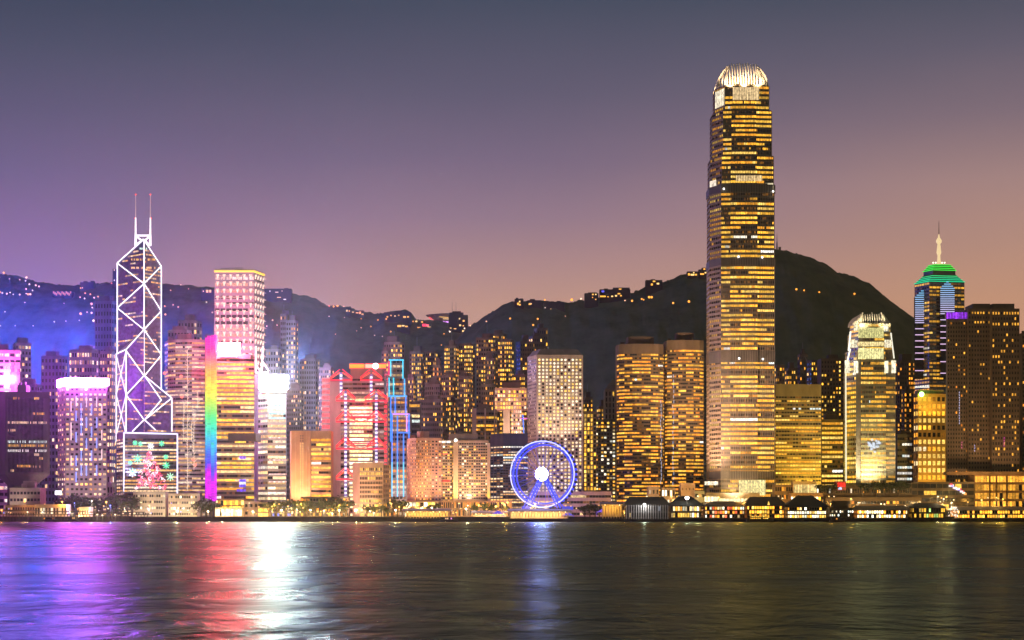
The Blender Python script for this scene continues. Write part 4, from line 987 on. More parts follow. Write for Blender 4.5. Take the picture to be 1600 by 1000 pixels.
# golden lit stepped block
yl = tower('golden floodlit stepped block with a green roof beacon', corner_plan(1427, 1434, 1478, 1570, 12, 2), 615, 17, [2, 6], (.55, .33, .10), wx=.66, wz=.6, lit=office(.95, .9, GOLD+CREAM[:1], 1.15, .05, .9), mode='win', group=GR_OFF, plant=False, rec=.9)
lamp('SPOT', 'facade_floodlight', P(1455, 640, 1555), 2e4, (1, .62, .1), P(1455, 622, 1572), 1, yl, 120)
lamp('SPOT', 'facade_floodlight', (X(1455, 1530), 1535, 8), 1.8e5, (1, .62, .12), P(1455, 700, 1572), 1, yl, 80)
q = MB(); q.ball(P(1440, 616, 1566), 2.4, nu=8, nv=5); q.build('beacon', emit((.35, 1, .2), 14), yl)
led(yl, [P(1430, 605, 1569), P(1452, 605, 1569)], .6, (.9, .85, .8), 1.0, 'roof_light')
q = MB(); q.box(X(1436, 1573), X(1475, 1573), 1574, 1588, Z(616, 1573), Z(609, 1573)); q.build('roof_plant', wallm((.4, .3, .15)), yl)
# big brown flats at the right edge
pf = tower('brown tower with a violet lit roof edge, lowest step of the big right hand block', corner_plan(1478, 1480, 1513, 1520, 10, 0), 497, 46, [0, 8], (.20, .145, .10), wx=.5, wz=.5, lit=flats(.10, AMBER, .9), mode='win', group='brown towers by the right edge', parapet=3, plant=False)
glow_panel(pf, 1479, 1512, 488, 498, 1519.4, (.28, .03, .75), 14, 1, 'violet_roof_edge', .5)
q = MB(); q.box(X(1478, 1520), X(1513, 1520), 1520, 1524, Z(498, 1520), Z(489, 1520)); q.build('parapet', wallm((.3, .2, .25)), pf)
mid_ = tower('brown tower with lit upper storeys, middle step of the big right hand block', front_plan(1513, 1548, 1516, 36), 482, 44, [8], (.19, .135, .09), wx=.5, wz=.48, lit=lambda nf, nb, r_: [[(sh(AMBER[1], r_.uniform(.6, 1.2)) if r_.random() < (.8 if i in (nf-1, nf-3) else .07) else None) for j in range(nb)] for i in range(nf)], mode='win', group='brown towers by the right edge', plant=False)
ri_ = tower('brown block of flats with scattered orange windows at the right edge', front_plan(1550, 1593, 1508, 40), 482, 38, [10], (.17, .12, .08), wx=.5, wz=.48, lit=lambda nf, nb, r_: [[(sh(AMBER[1], r_.uniform(.6, 1.3)) if r_.random() < (.85 if i in (nf-1, nf-3) else .2) else None) for j in range(nb)] for i in range(nf)], mode='win', group='brown towers by the right edge', plant=False)
for t_, l, r in ((mid_, 1521, 1548), (ri_, 1552, 1586)):
    q = MB(); q.box(X(l, 1520), X(r, 1520), 1522, 1548, Z(483, 1515), Z(473, 1515)); q.build('roof_plant', wallm((.18, .13, .09)), t_)
for px, y0, y1, c in ((1499, 612, 665, (.75, .7, 1)), (1503, 690, 703, (1, .15, .35)), (1523, 695, 710, (.5, .5, 1)), (1569, 683, 700, (.9, .02, .5))):
    q = MB(); rnd = random.Random(px)
    for k in range(int((y1-y0)/4)): q.tube(P(px+rnd.uniform(-.5, .5), y0+k*4, 1505), P(px, y0+k*4+2.6, 1505), .3, n=4)
    q.build('light_string', emit(c, .9, False), pf if px < 1513 else (mid_ if px < 1549 else ri_))
tower('dark flats cut by the right edge beyond the brown block', front_plan(1597, 1660, 1600, 30), 520, 40, [14], (.14, .1, .07), wx=.5, wz=.5, lit=flats(.12, AMBER, .9), group=GR_FLATS)
tower('dim office slab with white lit storeys between the white crowned tower and the golden block', front_plan(1402, 1425, 1600, 20), 678, 14, [6], (.15, .14, .12), wx=.9, wz=.4, lit=office(.3, .8, WHITE, .7, .6, .9), mode='band', group=GR_OFF, plant=True)
# ---- residential towers below the hill: px range, top row, depth, storeys, bays, share lit, wall, palette, what singles it out
W1, W2, W3 = (.20, .17, .20), (.17, .145, .12), (.11, .09, .06)
FL = [(108, 154, 546, 1800, 24, 9, .45, (.22, .18, .26), WARM, 'purple grey flats with a lit roof line behind the white crowned hotel'),
 (156, 180, 548, 1780, 26, 5, .5, (.22, .18, .26), WARM, 'purple grey flats right behind the crossed tube tower on its left side'),
 (64, 106, 556, 1900, 26, 6, .2, (.2, .18, .3), WARM, 'faint blue violet flats left behind the white crowned hotel'),
 (148, 182, 470, 2150, 30, 6, .16, (.16, .14, .22), WARM, 'dim flats on the lower slope left of the crossed tube tower'),
 (158, 181, 738, 1580, 5, 4, .15, (.5, .4, .45), ROSE, 'low pink annexe between the white crowned hotel and the christmas tree block'),
 (262, 300, 515, 1820, 30, 6, .2, (.26, .2, .24), ROSE, 'pale pink flats peeking over the rounded grey tower'),
 (278, 316, 500, 2000, 30, 6, .18, (.22, .18, .24), WARM, 'hazy flats above and behind the rounded grey tower'),
 (415, 440, 545, 1900, 30, 5, .2, (.26, .26, .36), WARM, 'hazy blue flats left behind the blazing rooftop sign'),
 (447, 466, 500, 1850, 44, 4, .42, (.2, .2, .3), WARM, 'thin tall flats lit in one stack right of the blazing rooftop sign'),
 (438, 449, 490, 1960, 40, 3, .1, (.22, .22, .32), WARM, 'slim unlit flats behind the thin tall flats'),
 (448, 474, 606, 1700, 30, 6, .22, (.12, .12, .2), WARM, 'dark navy flats behind the terracotta tower'),
 (468, 500, 560, 1900, 34, 7, .32, (.2, .2, .28), WARM, 'dim blue grey flats left of the red truss bank'),
 (498, 522, 574, 1820, 30, 6, .28, (.25, .2, .28), ROSE, 'violet flats immediately behind the red truss bank stair tower'),
 (600, 632, 534, 1800, 40, 7, .40, W1, GOLD, 'flats with golden top storeys behind the blue outlined tower'),
 (596, 610, 548, 1740, 36, 3, .45, W1, GOLD, 'narrow golden lit flats left of the blue outlined tower'),
 (640, 663, 549, 1860, 40, 6, .38, (.22, .18, .2), GOLD, 'grey flats with golden windows right of the blue outlined tower'),
 (662, 684, 548, 1880, 40, 6, .26, (.22, .18, .2), GOLD, 'grey flats standing close to their golden windowed neighbour'),
 (655, 702, 624, 1680, 24, 12, .2, (.16, .14, .14), GOLD, 'wide dark slab with rows of dots above the pink hotel'),
 (664, 694, 600, 1760, 28, 7, .06, (.20, .17, .16), WARM, 'plain unlit grey slab above the wide dark slab'),
 (694, 717, 540, 1840, 42, 6, .42, W2, GOLD, 'brown flats left of the pale blank gable'),
 (717, 742, 536, 1850, 42, 7, .42, W2, GOLD, 'brown flats with a blank pale gable below the viewing tower'),
 (702, 738, 632, 1720, 26, 9, .2, W2, GOLD, 'dark flats above the beige hotel'),
 (744, 778, 527, 1840, 44, 7, .42, W2, GOLD, 'tall flats with big golden windows under the saddle of the hill'),
 (764, 792, 521, 1870, 44, 7, .38, W2, GOLD, 'tallest flats of the row under the saddle, second from its east end'),
 (778, 803, 530, 1810, 42, 6, .44, W2, GOLD, 'flats with paired golden stacks at the east end of the row'),
 (806, 834, 533, 1880, 40, 6, .40, W3, GOLD, 'dark gable flats left behind the round window tower'),
 (834, 856, 512, 2100, 34, 5, .32, W3, GOLD, 'dim flats higher on the slope above the round window tower'),
 (826, 850, 525, 1950, 38, 6, .34, W3, GOLD, 'flats just over the left roof corner of the round window tower'),
 (752, 780, 600, 1720, 28, 7, .34, W2, AMBER, 'low brown flats left of the pink gridded box'),
 (932, 952, 635, 1760, 26, 5, .22, W3, GOLD, 'dark small flats between the round window tower and the pyramid roof'),
 (1210, 1226, 570, 1800, 30, 3, .2, W3, GOLD, 'sliver of dark flats touching the tallest tower on its right'),
 (1246, 1262, 553, 1950, 34, 4, .25, W3, AMBER, 'thin dark flats rising over the olive hotel'),
 (1260, 1292, 562, 1850, 34, 8, .3, W3, GOLD, 'wide dark flats rising over the olive hotel roof edge'),
 (1398, 1430, 563, 1800, 36, 7, .34, W3, AMBER, 'flats right of the white crowned tower'),
 (1408, 1428, 610, 1700, 26, 4, .3, W3, AMBER, 'lower flats before the green roofed tower'),
 (690, 712, 585, 1700, 30, 6, .42, W2, GOLD, 'middling flats lit gold before the brown flats with the pale gable'),
 (716, 738, 588, 1690, 30, 6, .45, W2, GOLD, 'middling flats squeezed between gold lit neighbours above the beige hotel'),
 (632, 650, 590, 1700, 30, 5, .45, (.22, .18, .2), GOLD, 'stubby flats tucked behind the block with white storeys'),
 (676, 692, 570, 1790, 32, 4, .42, W2, AMBER, 'amber lit flats sunk between grey slabs above the pink hotel'),
 (800, 826, 585, 1700, 30, 7, .45, W2, GOLD, 'gold lit flats against the left flank of the round window tower'),
 (758, 776, 560, 1780, 34, 5, .45, W2, GOLD, 'slim gold flats standing before the tall flats under the saddle'),
 (910, 926, 620, 1720, 28, 4, .4, W3, GOLD, 'slim flats peeping over the narrow beige office'),
 (950, 966, 600, 1750, 30, 4, .35, W3, GOLD, 'slim flats against the left side of the wider brown round tower'),
 (1226, 1246, 575, 1900, 30, 5, .36, W3, GOLD, 'small dark flats over the left end of the olive hotel roof'),
 (1300, 1320, 575, 1900, 30, 5, .4, W3, AMBER, 'amber dotted flats touching the white crowned tower on its left'),
 (30, 66, 600, 1700, 24, 6, .12, (.2, .17, .26), WARM, 'dark violet office behind the dark tapered block')]
for l, r, yt_, Y, nf, nb, p, wl, pal, lb in FL:
    if l > 590: p = min(.62, p*1.25)
    big = lb.split()[0] in ('tall', 'tallest') or p > .41
    tower(lb, corner_plan(l, l+(r-l)*.25, r, Y, 10, 2) if l > 800 else corner_plan(l, r-(r-l)*.22, r, Y, 2, 10), yt_, max(4, int(nf*.94)), [max(2, round(nb*.3)), nb] if l > 800 else [nb, max(2, round(nb*.3))], wl, wx=.58, wz=.52, lit=flats(p, pal, 1.0 if l > 550 else .85), mode='win' if big else 'stuff', name='apartment_tower', cat='apartment tower', group=GR_FLATS)

flood(sh_, 660, 1500, 730, 7e4, (1, .55, .32), 22, -4, 130, 24); flood(hm, 725, 1506, 735, 7e4, (1, .62, .36), 24, 4, 130, 24)
flood(gb, 798, 1640, 625, 2.5e5, (1, .6, .45), 45, 0, 80, 70); flood(jh, 868, 1520, 610, 2.4e5, (1, .72, .5), 55, 0, 70, 60)
flood(bt, 624, 1598, 740, 1.2e5, (1, .6, .5), 40, 0, 90); flood(pf, 1500, 1520, 640, 5e4, (1, .6, .3), 60, 0, 100, 30); flood(ri_, 1560, 1508, 620, 7e4, (1, .58, .28), 60, 0, 100, 30)

# ---------------------------------------------------------------- observation wheel
Yw = 1432; wc = P(849, 741, Yw); Rw = 51.5*Yw/FOC
wh = empty('observation_wheel', (wc.x, wc.y, GZ), 'observation wheel with a white lit rim, blue spokes and a blazing hub', 'ferris wheel')
TILT = R(-17); ca, sa = math.cos(TILT), math.sin(TILT)
def wp(r_, a_, d=0.0):                          # point on the wheel: radius, angle, distance along the axle
    u = r_*math.cos(a_); return Vector((wc.x+u*ca-d*sa, wc.y+u*sa+d*ca, wc.z+r_*math.sin(a_)))
NB = 84
led(wh, [wp(Rw, 6.28319*k/NB, -4) for k in range(NB)], .5, (.55, .57, 1), 1.7, 'rim', 6, closed=True)
led(wh, [wp(Rw, 6.28319*k/NB, 4) for k in range(NB)], 1.0, (.02, .05, 1), 1.3, 'rim', 5, closed=True)
led(wh, [wp(Rw-3.2, 6.28319*k/NB, 4) for k in range(NB)], .8, (.02, .05, .95), 1.0, 'inner_rim', 5, closed=True)
led(wh, [wp(Rw-2.6, 6.28319*k/NB, -4) for k in range(NB)], .25, (.05, .14, 1), .8, 'inner_rim', 5, closed=True)
q = MB()
for k in range(NB):
    a0, a1 = 6.28319*k/NB, 6.28319*(k+1)/NB
    q.tube(wp(Rw-3.2, a0, 4), wp(Rw, a1, 4), .16, n=3); q.tube(wp(Rw-.5, a0, -4), wp(Rw-.5, a0, 4), .16, n=3)
tag(q.build('lattice', emit((.02, .1, 1), .7, False), wh), kind='stuff')
for k in range(28):
    a_ = 6.28319*k/28+.05; d = (-3.6, 3.6)[k % 2]
    led(wh, [wp(1.5, a_, d*.6), wp(Rw-2, a_, d)], .16, (.02, .06, 1), .9, 'spoke', 3)
GLS = glassm((.06, .07, .12), .2)
for k in range(42):
    a_ = 6.28319*(k+.5)/42; c = wp(Rw+1.1, a_, 0); q = MB()
    q.prism([(c.x-1.0, c.y-1), (c.x+1.0, c.y-1), (c.x+1.0, c.y+1), (c.x-1.0, c.y+1)], c.z-1.5, c.z+.4, top=[(c.x-1.2, c.y-1.1), (c.x+1.2, c.y-1.1), (c.x+1.2, c.y+1.1), (c.x-1.2, c.y+1.1)])
    q.prism([(c.x-1.2, c.y-1.1), (c.x+1.2, c.y-1.1), (c.x+1.2, c.y+1.1), (c.x-1.2, c.y+1.1)], c.z+.4, c.z+.9, top=[(c.x-.6, c.y-.6), (c.x+.6, c.y-.6), (c.x+.6, c.y+.6), (c.x-.6, c.y+.6)])
    q.build('gondola', GLS, wh)
q = MB(); n_ = 20
def drum(d0, d1, r_, name, mat, par):
    q = MB(); A = [wp(r_, 6.28319*k/n_, d0) for k in range(n_)]; B = [wp(r_, 6.28319*k/n_, d1) for k in range(n_)]
    q.face(list(reversed(A))); q.face(B)
    for k in range(n_): q.face([A[k], A[(k+1) % n_], B[(k+1) % n_], B[k]])
    return q.build(name, mat, par)
hub_ = drum(-5.7, -5.5, 5.8, 'hub', emit((.34, .36, 1), 130), wh); drum(-5.49, -5.0, 5.9, 'hub_plate', wallm((.2, .2, .3)), hub_); drum(-5.0, 5, 1.5, 'axle', wallm((.3, .3, .4)), hub_)
for s, d in ((-1, -6), (1, -6), (-1, 6), (1, 6)):
    ft = Vector((wc.x+s*Rw*.52-d*sa, wc.y+d*1.6, Z(794, Yw))); tp = wp(0, 0, d*.8)
    dv = Vector((1.3, 0, 0))
    for o in (-1, 1):
        led(wh, [tp+dv*.3*o, ft+dv*o], .6, (.02, .06, .95), 1.1, 'leg', 5)
    q = MB()
    for k in range(3, 10): 
        p = tp+(ft-tp)*(k/10.5); q.ball(p+Vector((0, -.8, 0)), .38, nu=5, nv=3)
    q.build('leg_lamp', emit((.8, .85, 1), 1.6, False), wh)
q = MB(); q.box(X(806, Yw), X(893, Yw), Yw-10, Yw+14, GZ, Z(798, Yw)); q.box(X(812, Yw), X(880, Yw), Yw-10.5, Yw-9, Z(798, Yw), Z(796.6, Yw)); plf_ = q.build('platform', wallm((.4, .38, .42)), wh)
q = MB(); q.box(X(812, Yw), X(882, Yw), Yw-11, Yw-10.6, Z(797.2, Yw), Z(795.8, Yw)); q.build('platform_light', emit((.8, .75, 1), 2, False), plf_)
for l, r in ((815, 828), (878, 895)):
    q = MB(); q.box(X(l, Yw), X(r, Yw), Yw-8, Yw-4, Z(797, Yw), Z(791, Yw)); q.build('ticket_booth', emit((.03, .06, .9), .8, False), wh)
lamp('POINT', 'wheel_lamp', (wc.x, wc.y-9, wc.z), 2.5e4, (.08, .10, 1), None, 4, wh)
lamp('POINT', 'wheel_lamp', (wc.x-8, wc.y+18, wc.z+6), 6e4, (.03, .03, 1), None, 4, wh)

# ---------------------------------------------------------------- Victoria gap: viewing tower and houses on the ridge
DK = wallm((.05, .032, .012))
def ridge_block(label, l, r, yt_, yb_, Y, lights, name='hill_house', cat='house', steps=None, group='houses along the ridge', gain=1.7):
    global LAST_Y
    o = (surf_w if (l+r)/2 < 742 else surf_e)((l+r)/2, yb_); Y = LAST_Y = o.y-3          # on the slope where it shows
    root = empty(name, (X((l+r)/2, Y), Y+8, Z(yb_, Y)), label, cat, group)
    q = MB(); q.box(X(l, Y), X(r, Y), Y, Y+16, Z(yb_, Y)-9, Z(yt_, Y))
    for (a_, b_, t_) in steps or (): q.box(X(a_, Y), X(b_, Y), Y+2, Y+12, Z(yt_, Y), Z(t_, Y))
    q.build('wall', DK, root)
    for px, py, wd, hh, c in lights:
        q = MB(); q.box(X(px, Y), X(px+wd, Y), Y-.3, Y-.05, Z(py+hh, Y), Z(py, Y), 0, tuple(x*gain for x in c)); q.build('window', LED, root)
    return root
G0, G1 = (1, .45, .05), (1, .62, .2)
Yr = 2700
ridge_block('block with a small stepped roof beside the crossed tube tower on the ridge', 176, 184, 420, 446, 2900, [(178, 421, 1.5, 2, G1), (178, 437, 1.5, 2, WARM[3])])
ridge_block('dark low terrace on the western ridge line left of the crossed tube tower', 125, 146, 441, 452, 2950, [(125, 449, 2, 2, G0), (128, 449, 1.6, 1.6, G1), (134, 454, 1.6, 1.6, G1)], steps=[(130, 135, 439), (141, 146, 438.5)])
ridge_block('dark house with stepped roof poking over the ridge at the square tower on its left', 314, 336, 452, 464, 2950, [(317, 454, 1.5, 2, G1), (322, 453, 3.4, 4, G0), (327, 453, 3, 4, G0)], steps=[(316, 320, 450)])
ridge_block('long flat roofed house on the ridge right of the square tower', 413, 455, 451, 468, 2950, [(421, 454, 1.4, 2, WARM[3]), (430, 456, 5, 1.2, WARM[1]), (440, 454, 1.4, 1.4, G1), (433, 464, 6, 1.2, G1), (443, 467, 4, 1.5, WARM[3])], steps=[(444, 450, 450)])
fl = ridge_block('mansion flooded in orange light on the dark western slope', 82, 112, 455, 463, 2760, [(83+i*2.2, 455+(i % 3)*1.6, 1.8, 3.6, (1, .26+.10*(i % 2), .01)) for i in range(13)], gain=.85)  # orange floodlighting put into glowing strips across the wall front
ridge_block('orange lit villas on the ridge left of the viewing tower', 548, 568, 485, 492, 2900, [(550, 487, 3, 1.4, G1), (556, 488, 4, 1.6, G0), (561, 487, 3, 3.4, (1, .35, .08)), (565, 490, 3, 2, G0)])
ridge_block('amber lit villas further along the ridge nearer the viewing tower', 600, 642, 488, 500, 2900, [(604, 494, 2.6, 2, G0), (610, 492, 2, 2, G0), (616, 493, 2.4, 1.6, G1), (622, 492, 2, 1.5, G0), (630, 494, 4, 2.4, G0), (636, 494, 3, 2.2, G0)], steps=[(618, 628, 486), (632, 641, 487)])
ridge_block('long terrace of orange lamps under the ridge villas', 620, 640, 506, 513, 2880, [(621, 508, 6, 3, G0), (628, 508, 4, 2, G1), (633, 509, 4, 2, G0)])
ridge_block('villa with two lit windows where the saddle drops', 540, 548, 482, 489, 2930, [(541, 484, 2, 3, G1), (545, 485, 1.6, 2, G0)])
# bowl topped viewing hall
pk = empty('viewing_hall', P(692, 505, 2985), 'bowl shaped viewing hall with a red lit underside on the saddle of the hills', 'viewing tower')
Yp = 2985; q = MB(); n_ = 18; prev = None
rows = [(503, 9), (499, 17), (494, 24), (491.5, 27), (491, 25), (491.2, 4)]
c0 = P(692, 500, Yp)
for py, rp in rows:
    cur = [(c0.x+math.cos(6.28319*k/n_)*rp*Yp/FOC, c0.y+math.sin(6.28319*k/n_)*rp*Yp/FOC*.5, Z(py-(.0 if rp < 20 else 1.2*math.cos(6.28319*k/n_)), Yp)) for k in range(n_)]
    if prev:
        for k in range(n_): q.face([prev[k], prev[(k+1) % n_], cur[(k+1) % n_], cur[k]])
    prev = cur
q.face(prev); q.build('bowl', wallm((.3, .24, .24)), pk)
q = MB(); q.box(X(684, Yp), X(700, Yp), Yp-6, Yp+8, Z(520, Yp), Z(502, Yp)); q.build('base', DK, pk)
led(pk, [P(670, 495.5, Yp-14), P(676, 500, Yp-14), P(683, 505.5, Yp-13)], 1.3, (1, .1, .12), 1.3, 'red_light')
led(pk, [P(686, 495, Yp-18), P(700, 496.4, Yp-18), P(710, 498, Yp-16)], .9, (1, .55, .15), 1.0, 'bowl_light'); led(pk, [P(692, 498, Yp-18), P(706, 498.8, Yp-16)], .8, (1, .65, .3), 1.1, 'bowl_light')
glow_panel(pk, 692, 702, 506, 520, Yp-8, (1.3, .55, .06), 4, 6, 'lit_window_wall', .4); glow_panel(pk, 692, 702, 502, 506, Yp-8, (.95, .35, 1.1), 4, 2, 'violet_screen', .3)
glow_panel(pk, 682, 688, 506, 510, Yp-9, (1.2, .8, .5), 3, 2, 'lit_window_wall', .4)
ridge_block('dark tall block with two masts beside the bowl shaped viewing hall', 701, 731, 492, 524, 2860, [(717, 497, 2, 2, G1), (723, 500, 3, 2.6, G0), (717.5, 507, 3, 2.6, G1), (723, 508, 2, 2, G0), (722, 516, 3.4, 2.6, G1), (709, 513, 4, 1.2, G0), (703, 512, 2.5, 1.2, G1)], 'hill_tower', 'tower', [(702, 724, 488), (707, 720, 486)], None)
pkt = bpy.data.objects['hill_tower']
for px in (706.5, 712.5):
    q = MB(); q.tube(P(px, 490, LAST_Y+5), P(px, 472, LAST_Y+5), .5, r2=.25, n=4); q.build('mast', wallm((.15, .12, .12)), pkt)
ridge_block('pavilion washed in red and amber light left of the viewing hall', 652, 674, 507, 514, 2860, [(652, 511, 5, 1.6, G0), (657, 511, 8, 1.6, G1), (660, 506, 6, 4, (1, .04, .1)), (666, 507, 4, 3, (1, .12, .16)), (668, 510.5, 5, 2, G1), (649, 501, 3, 2.4, G1), (658, 502, 3, 2, G0)])
ridge_block('turret house with gold windows crowning the eastern ridge start', 804, 818, 467, 480, Yr, [(808, 473, 3, 3.4, G0), (811, 470, 2, 2.4, G1), (811, 475, 2.6, 2.4, G0)], steps=[(806, 810, 465), (812, 817, 466)])
ridge_block('house with one lit corner right of the turret house', 824, 846, 469, 480, Yr, [(826, 474, 3, 2.4, G0), (829, 474, 2, 1.6, G1)], steps=[(828, 836, 467)])
ridge_block('long dark terrace with notched roof on the eastern ridge', 848, 882, 472, 482, Yr, [(851, 480, 1.5, 1.5, WARM[3]), (860, 482, 1.4, 1.4, G1)], steps=[(851, 857, 470), (860, 866, 470.5), (870, 876, 470)])
ridge_block('square block with four gold windows on the eastern ridge', 913.5, 935, 458, 476, Yr, [(925, 459, 2.6, 2, G0), (930, 459, 2, 2, G1), (925, 464, 1.6, 1.6, G0), (930, 467, 1.6, 1.6, G0)], steps=[(919, 933, 456.6)])
ridge_block('wide block with a row of gold windows along its foot on the eastern ridge', 937, 985, 452, 467, Yr, [(937.5, 462, 9, 2.2, G0), (949, 463, 2, 1.5, G0), (955, 462, 3, 2, G1), (961, 461, 3, 2.4, G1), (965, 458, 4, 2, G0), (969, 461, 2.5, 2, G0), (967, 451, 4, 1.5, G0), (940, 454, 4, 2.5, (.1, .1, .9))], steps=[(958, 984, 449), (944, 950, 450.5)])
ridge_block('square block with three gold lamps further up the eastern ridge', 1009, 1035, 437.5, 454, Yr, [(1017, 443, 3, 3, G0), (1026, 442, 4, 2.4, G1), (1020, 438.6, 4, 2, G0)], steps=[(1017, 1024, 436)])
ridge_block('small gold lit house on the ridge close to the tallest tower', 1074, 1090, 424, 434, Yr, [(1075, 427, 3, 3.4, G0), (1079, 428, 6, 2.6, G1), (1083, 425, 2, 2, G1), (1086, 428, 3, 2.4, G0)])
ridge_block('gold lit house half hidden by the tallest tower', 1092, 1106, 421, 434, Yr, [(1094, 427, 6, 2.4, G0), (1099, 419.5, 3, 2, G0), (1101, 425, 2.4, 2.2, G1)], steps=[(1097, 1106, 418)])
q = MB(); q.tube(P(1214, 396, 2800), P(1214, 378, 2800), 2.0, r2=1.2, n=4); q.tube(P(1214, 378, 2800), P(1214, 365, 2800), .8, r2=.3, n=4); q.box(X(1216.5, 2800), X(1220, 2800), 2798, 2802, Z(394, 2800), Z(386, 2800))
tag(q.build('radio_mast', wallm((.3, .26, .24))), 'grey radio mast on the summit of the east hill beside the tallest tower', 'mast')

# lamps and lit houses dotted over the slopes
def hill_light(px, py, c, r_, s, side):
    o = (surf_w if side == 'w' else surf_e)(px, py)
    key = ('hl', c, r_, s)
    if key not in _w:
        q = MB(); q.tube((0, 0, -6), (0, 0, 0), .2, n=4); me_o = q.build('hill_lamp', wallm((.1, .1, .1))); q = MB(); q.ball((0, 0, .6), r_, nu=7, nv=4); hd = q.build('lamp_head', emit(c, s, False), me_o)
        _w[key] = (me_o.data, hd.data); bpy.data.objects.remove(hd); bpy.data.objects.remove(me_o)
    a_, b_ = _w[key]
    po = bpy.data.objects.new('hill_lamp', a_); col.objects.link(po); po.location = o+Vector((0, -8, 0))
    h = bpy.data.objects.new('lamp_head', b_); col.objects.link(h); h.parent = po
    return po
OR, WH, PI_ = (1, .36, .04), (1, .7, .5), (1, .5, .25)
LW = [(1, 440, WH, 2), (8, 433, OR, 2.4), (17, 443, PI_, 1.4), (33, 444, PI_, 1.6), (43, 441, PI_, 2.2), (44, 440, WH, 1.6), (42, 446, WH, 1.6), (48, 451, WH, 1.8), (58, 453, PI_, 2.2), (63, 455, PI_, 2), (43, 459, PI_, 1.7), (53, 461, WH, 1.6), (2, 464, OR, 2.2), (6, 465, WH, 1.7), (13, 466, PI_, 2), (18, 464, WH, 1.5), (23, 467, WH, 1.4), (33, 467.5, PI_, 1.9), (43, 467, WH, 1.3), (46, 467.5, OR, 2.4), (49.5, 467.5, PI_, 2.4), (41, 480, PI_, 1.3), (10, 495, WH, 1.3), (102, 481, PI_, 1.0), (87, 510, WH, 1.6), (105, 509, WH, 1.2), (126, 508, WH, 1.2), (128, 498, OR, 3.0), (127, 472, PI_, 1.6), (135, 465, OR, 1.9), (134, 474, WH, 1.7), (143, 467, OR, 1.8), (149, 472, PI_, 2.0), (155, 471, OR, 1.8), (161, 474.5, OR, 1.9), (145, 482, OR, 2.4), (146, 488, WH, 1.5), (145, 496, PI_, 2.2), (138, 496, PI_, 1.6), (148, 508, WH, 2.6), (166, 507, OR, 2.2), (176, 450, (1, .2, .1), 1.6), (163, 486, PI_, 1.8), (178, 526, OR, 2.6), (170, 494, PI_, 1.6), (3, 517, WH, 1.2), (26, 517, WH, 1.1), (54, 518, WH, 1.2),
  (268, 461, PI_, 1.6), (284, 452, WH, 1.2), (296, 458, PI_, 1.1), (272, 484, PI_, 1.6), (259, 486, OR, 1.8), (260, 499, OR, 2.2), (280, 487, PI_, 1.8), (324, 480, WH, 1.8), (333, 496, PI_, 1.7), (427, 508, PI_, 2.0), (418, 517, WH, 1.4), (434, 516, WH, 1.2), (414, 531, PI_, 1.8), (515, 485, (1, .2, .15), 1.6), (515, 502, WH, 1.5), (522, 486, OR, 2.2), (528, 485, OR, 2.4), (538, 486, PI_, 1.4), (539, 503, WH, 1.1), (565, 505, OR, 1.5), (591, 507, OR, 2.0), (604, 506, OR, 2.0), (565, 520, PI_, 1.5), (580, 517, OR, 1.7), (525, 529, PI_, 1.3), (586, 532, WH, 1.2), (598, 533, WH, 1.0), (558, 524, PI_, 1.0), (611, 526, OR, 1.8), (646, 509, OR, 1.8), (694, 529, OR, 1.6), (703, 525, WH, 2.0), (690, 547, OR, 1.4)]
LE = [(797, 506, OR, 1.7), (840, 505.5, OR, 1.7), (833, 516, OR, 1.7), (760, 510, PI_, 1.2), (893, 475.5, OR, 2.4), (907.5, 474, WH, 1.5), (987, 477.5, OR, 1.9), (1002, 474.5, OR, 1.6), (1005, 476, OR, 1.3), (1013.5, 472, OR, 2.2), (1017.5, 472.5, OR, 2.1), (1051, 481.5, OR, 1.8), (1075.5, 478.5, OR, 2.1), (883, 501.5, PI_, 1.0), (976, 477, PI_, 1.2),
  (1243, 460, OR, 1.8), (1255, 462.5, OR, 1.4), (1278.5, 465.5, OR, 1.7), (1307.5, 465.5, OR, 1.7), (1333.5, 466.5, OR, 1.7), (1368, 474.5, OR, 1.8), (1385, 480, OR, 1.4), (726, 520, WH, 1.4), (735, 516, PI_, 1.3), (851, 476, OR, 1.5)]
for lst, sd, gp, lb in ((LW, 'w', 'lamps on the western hillside', 'small street lamp glowing on the dark western hillside'), (LE, 'e', 'lamps on the eastern hillside', 'small street lamp glowing on the dark eastern hillside')):
    for (px, py, c, r_) in lst:
        tag(hill_light(px, py, c, round(r_*(.75 if sd == 'w' else .95), 1), 2.2, sd), lb, 'street lamp', gp)

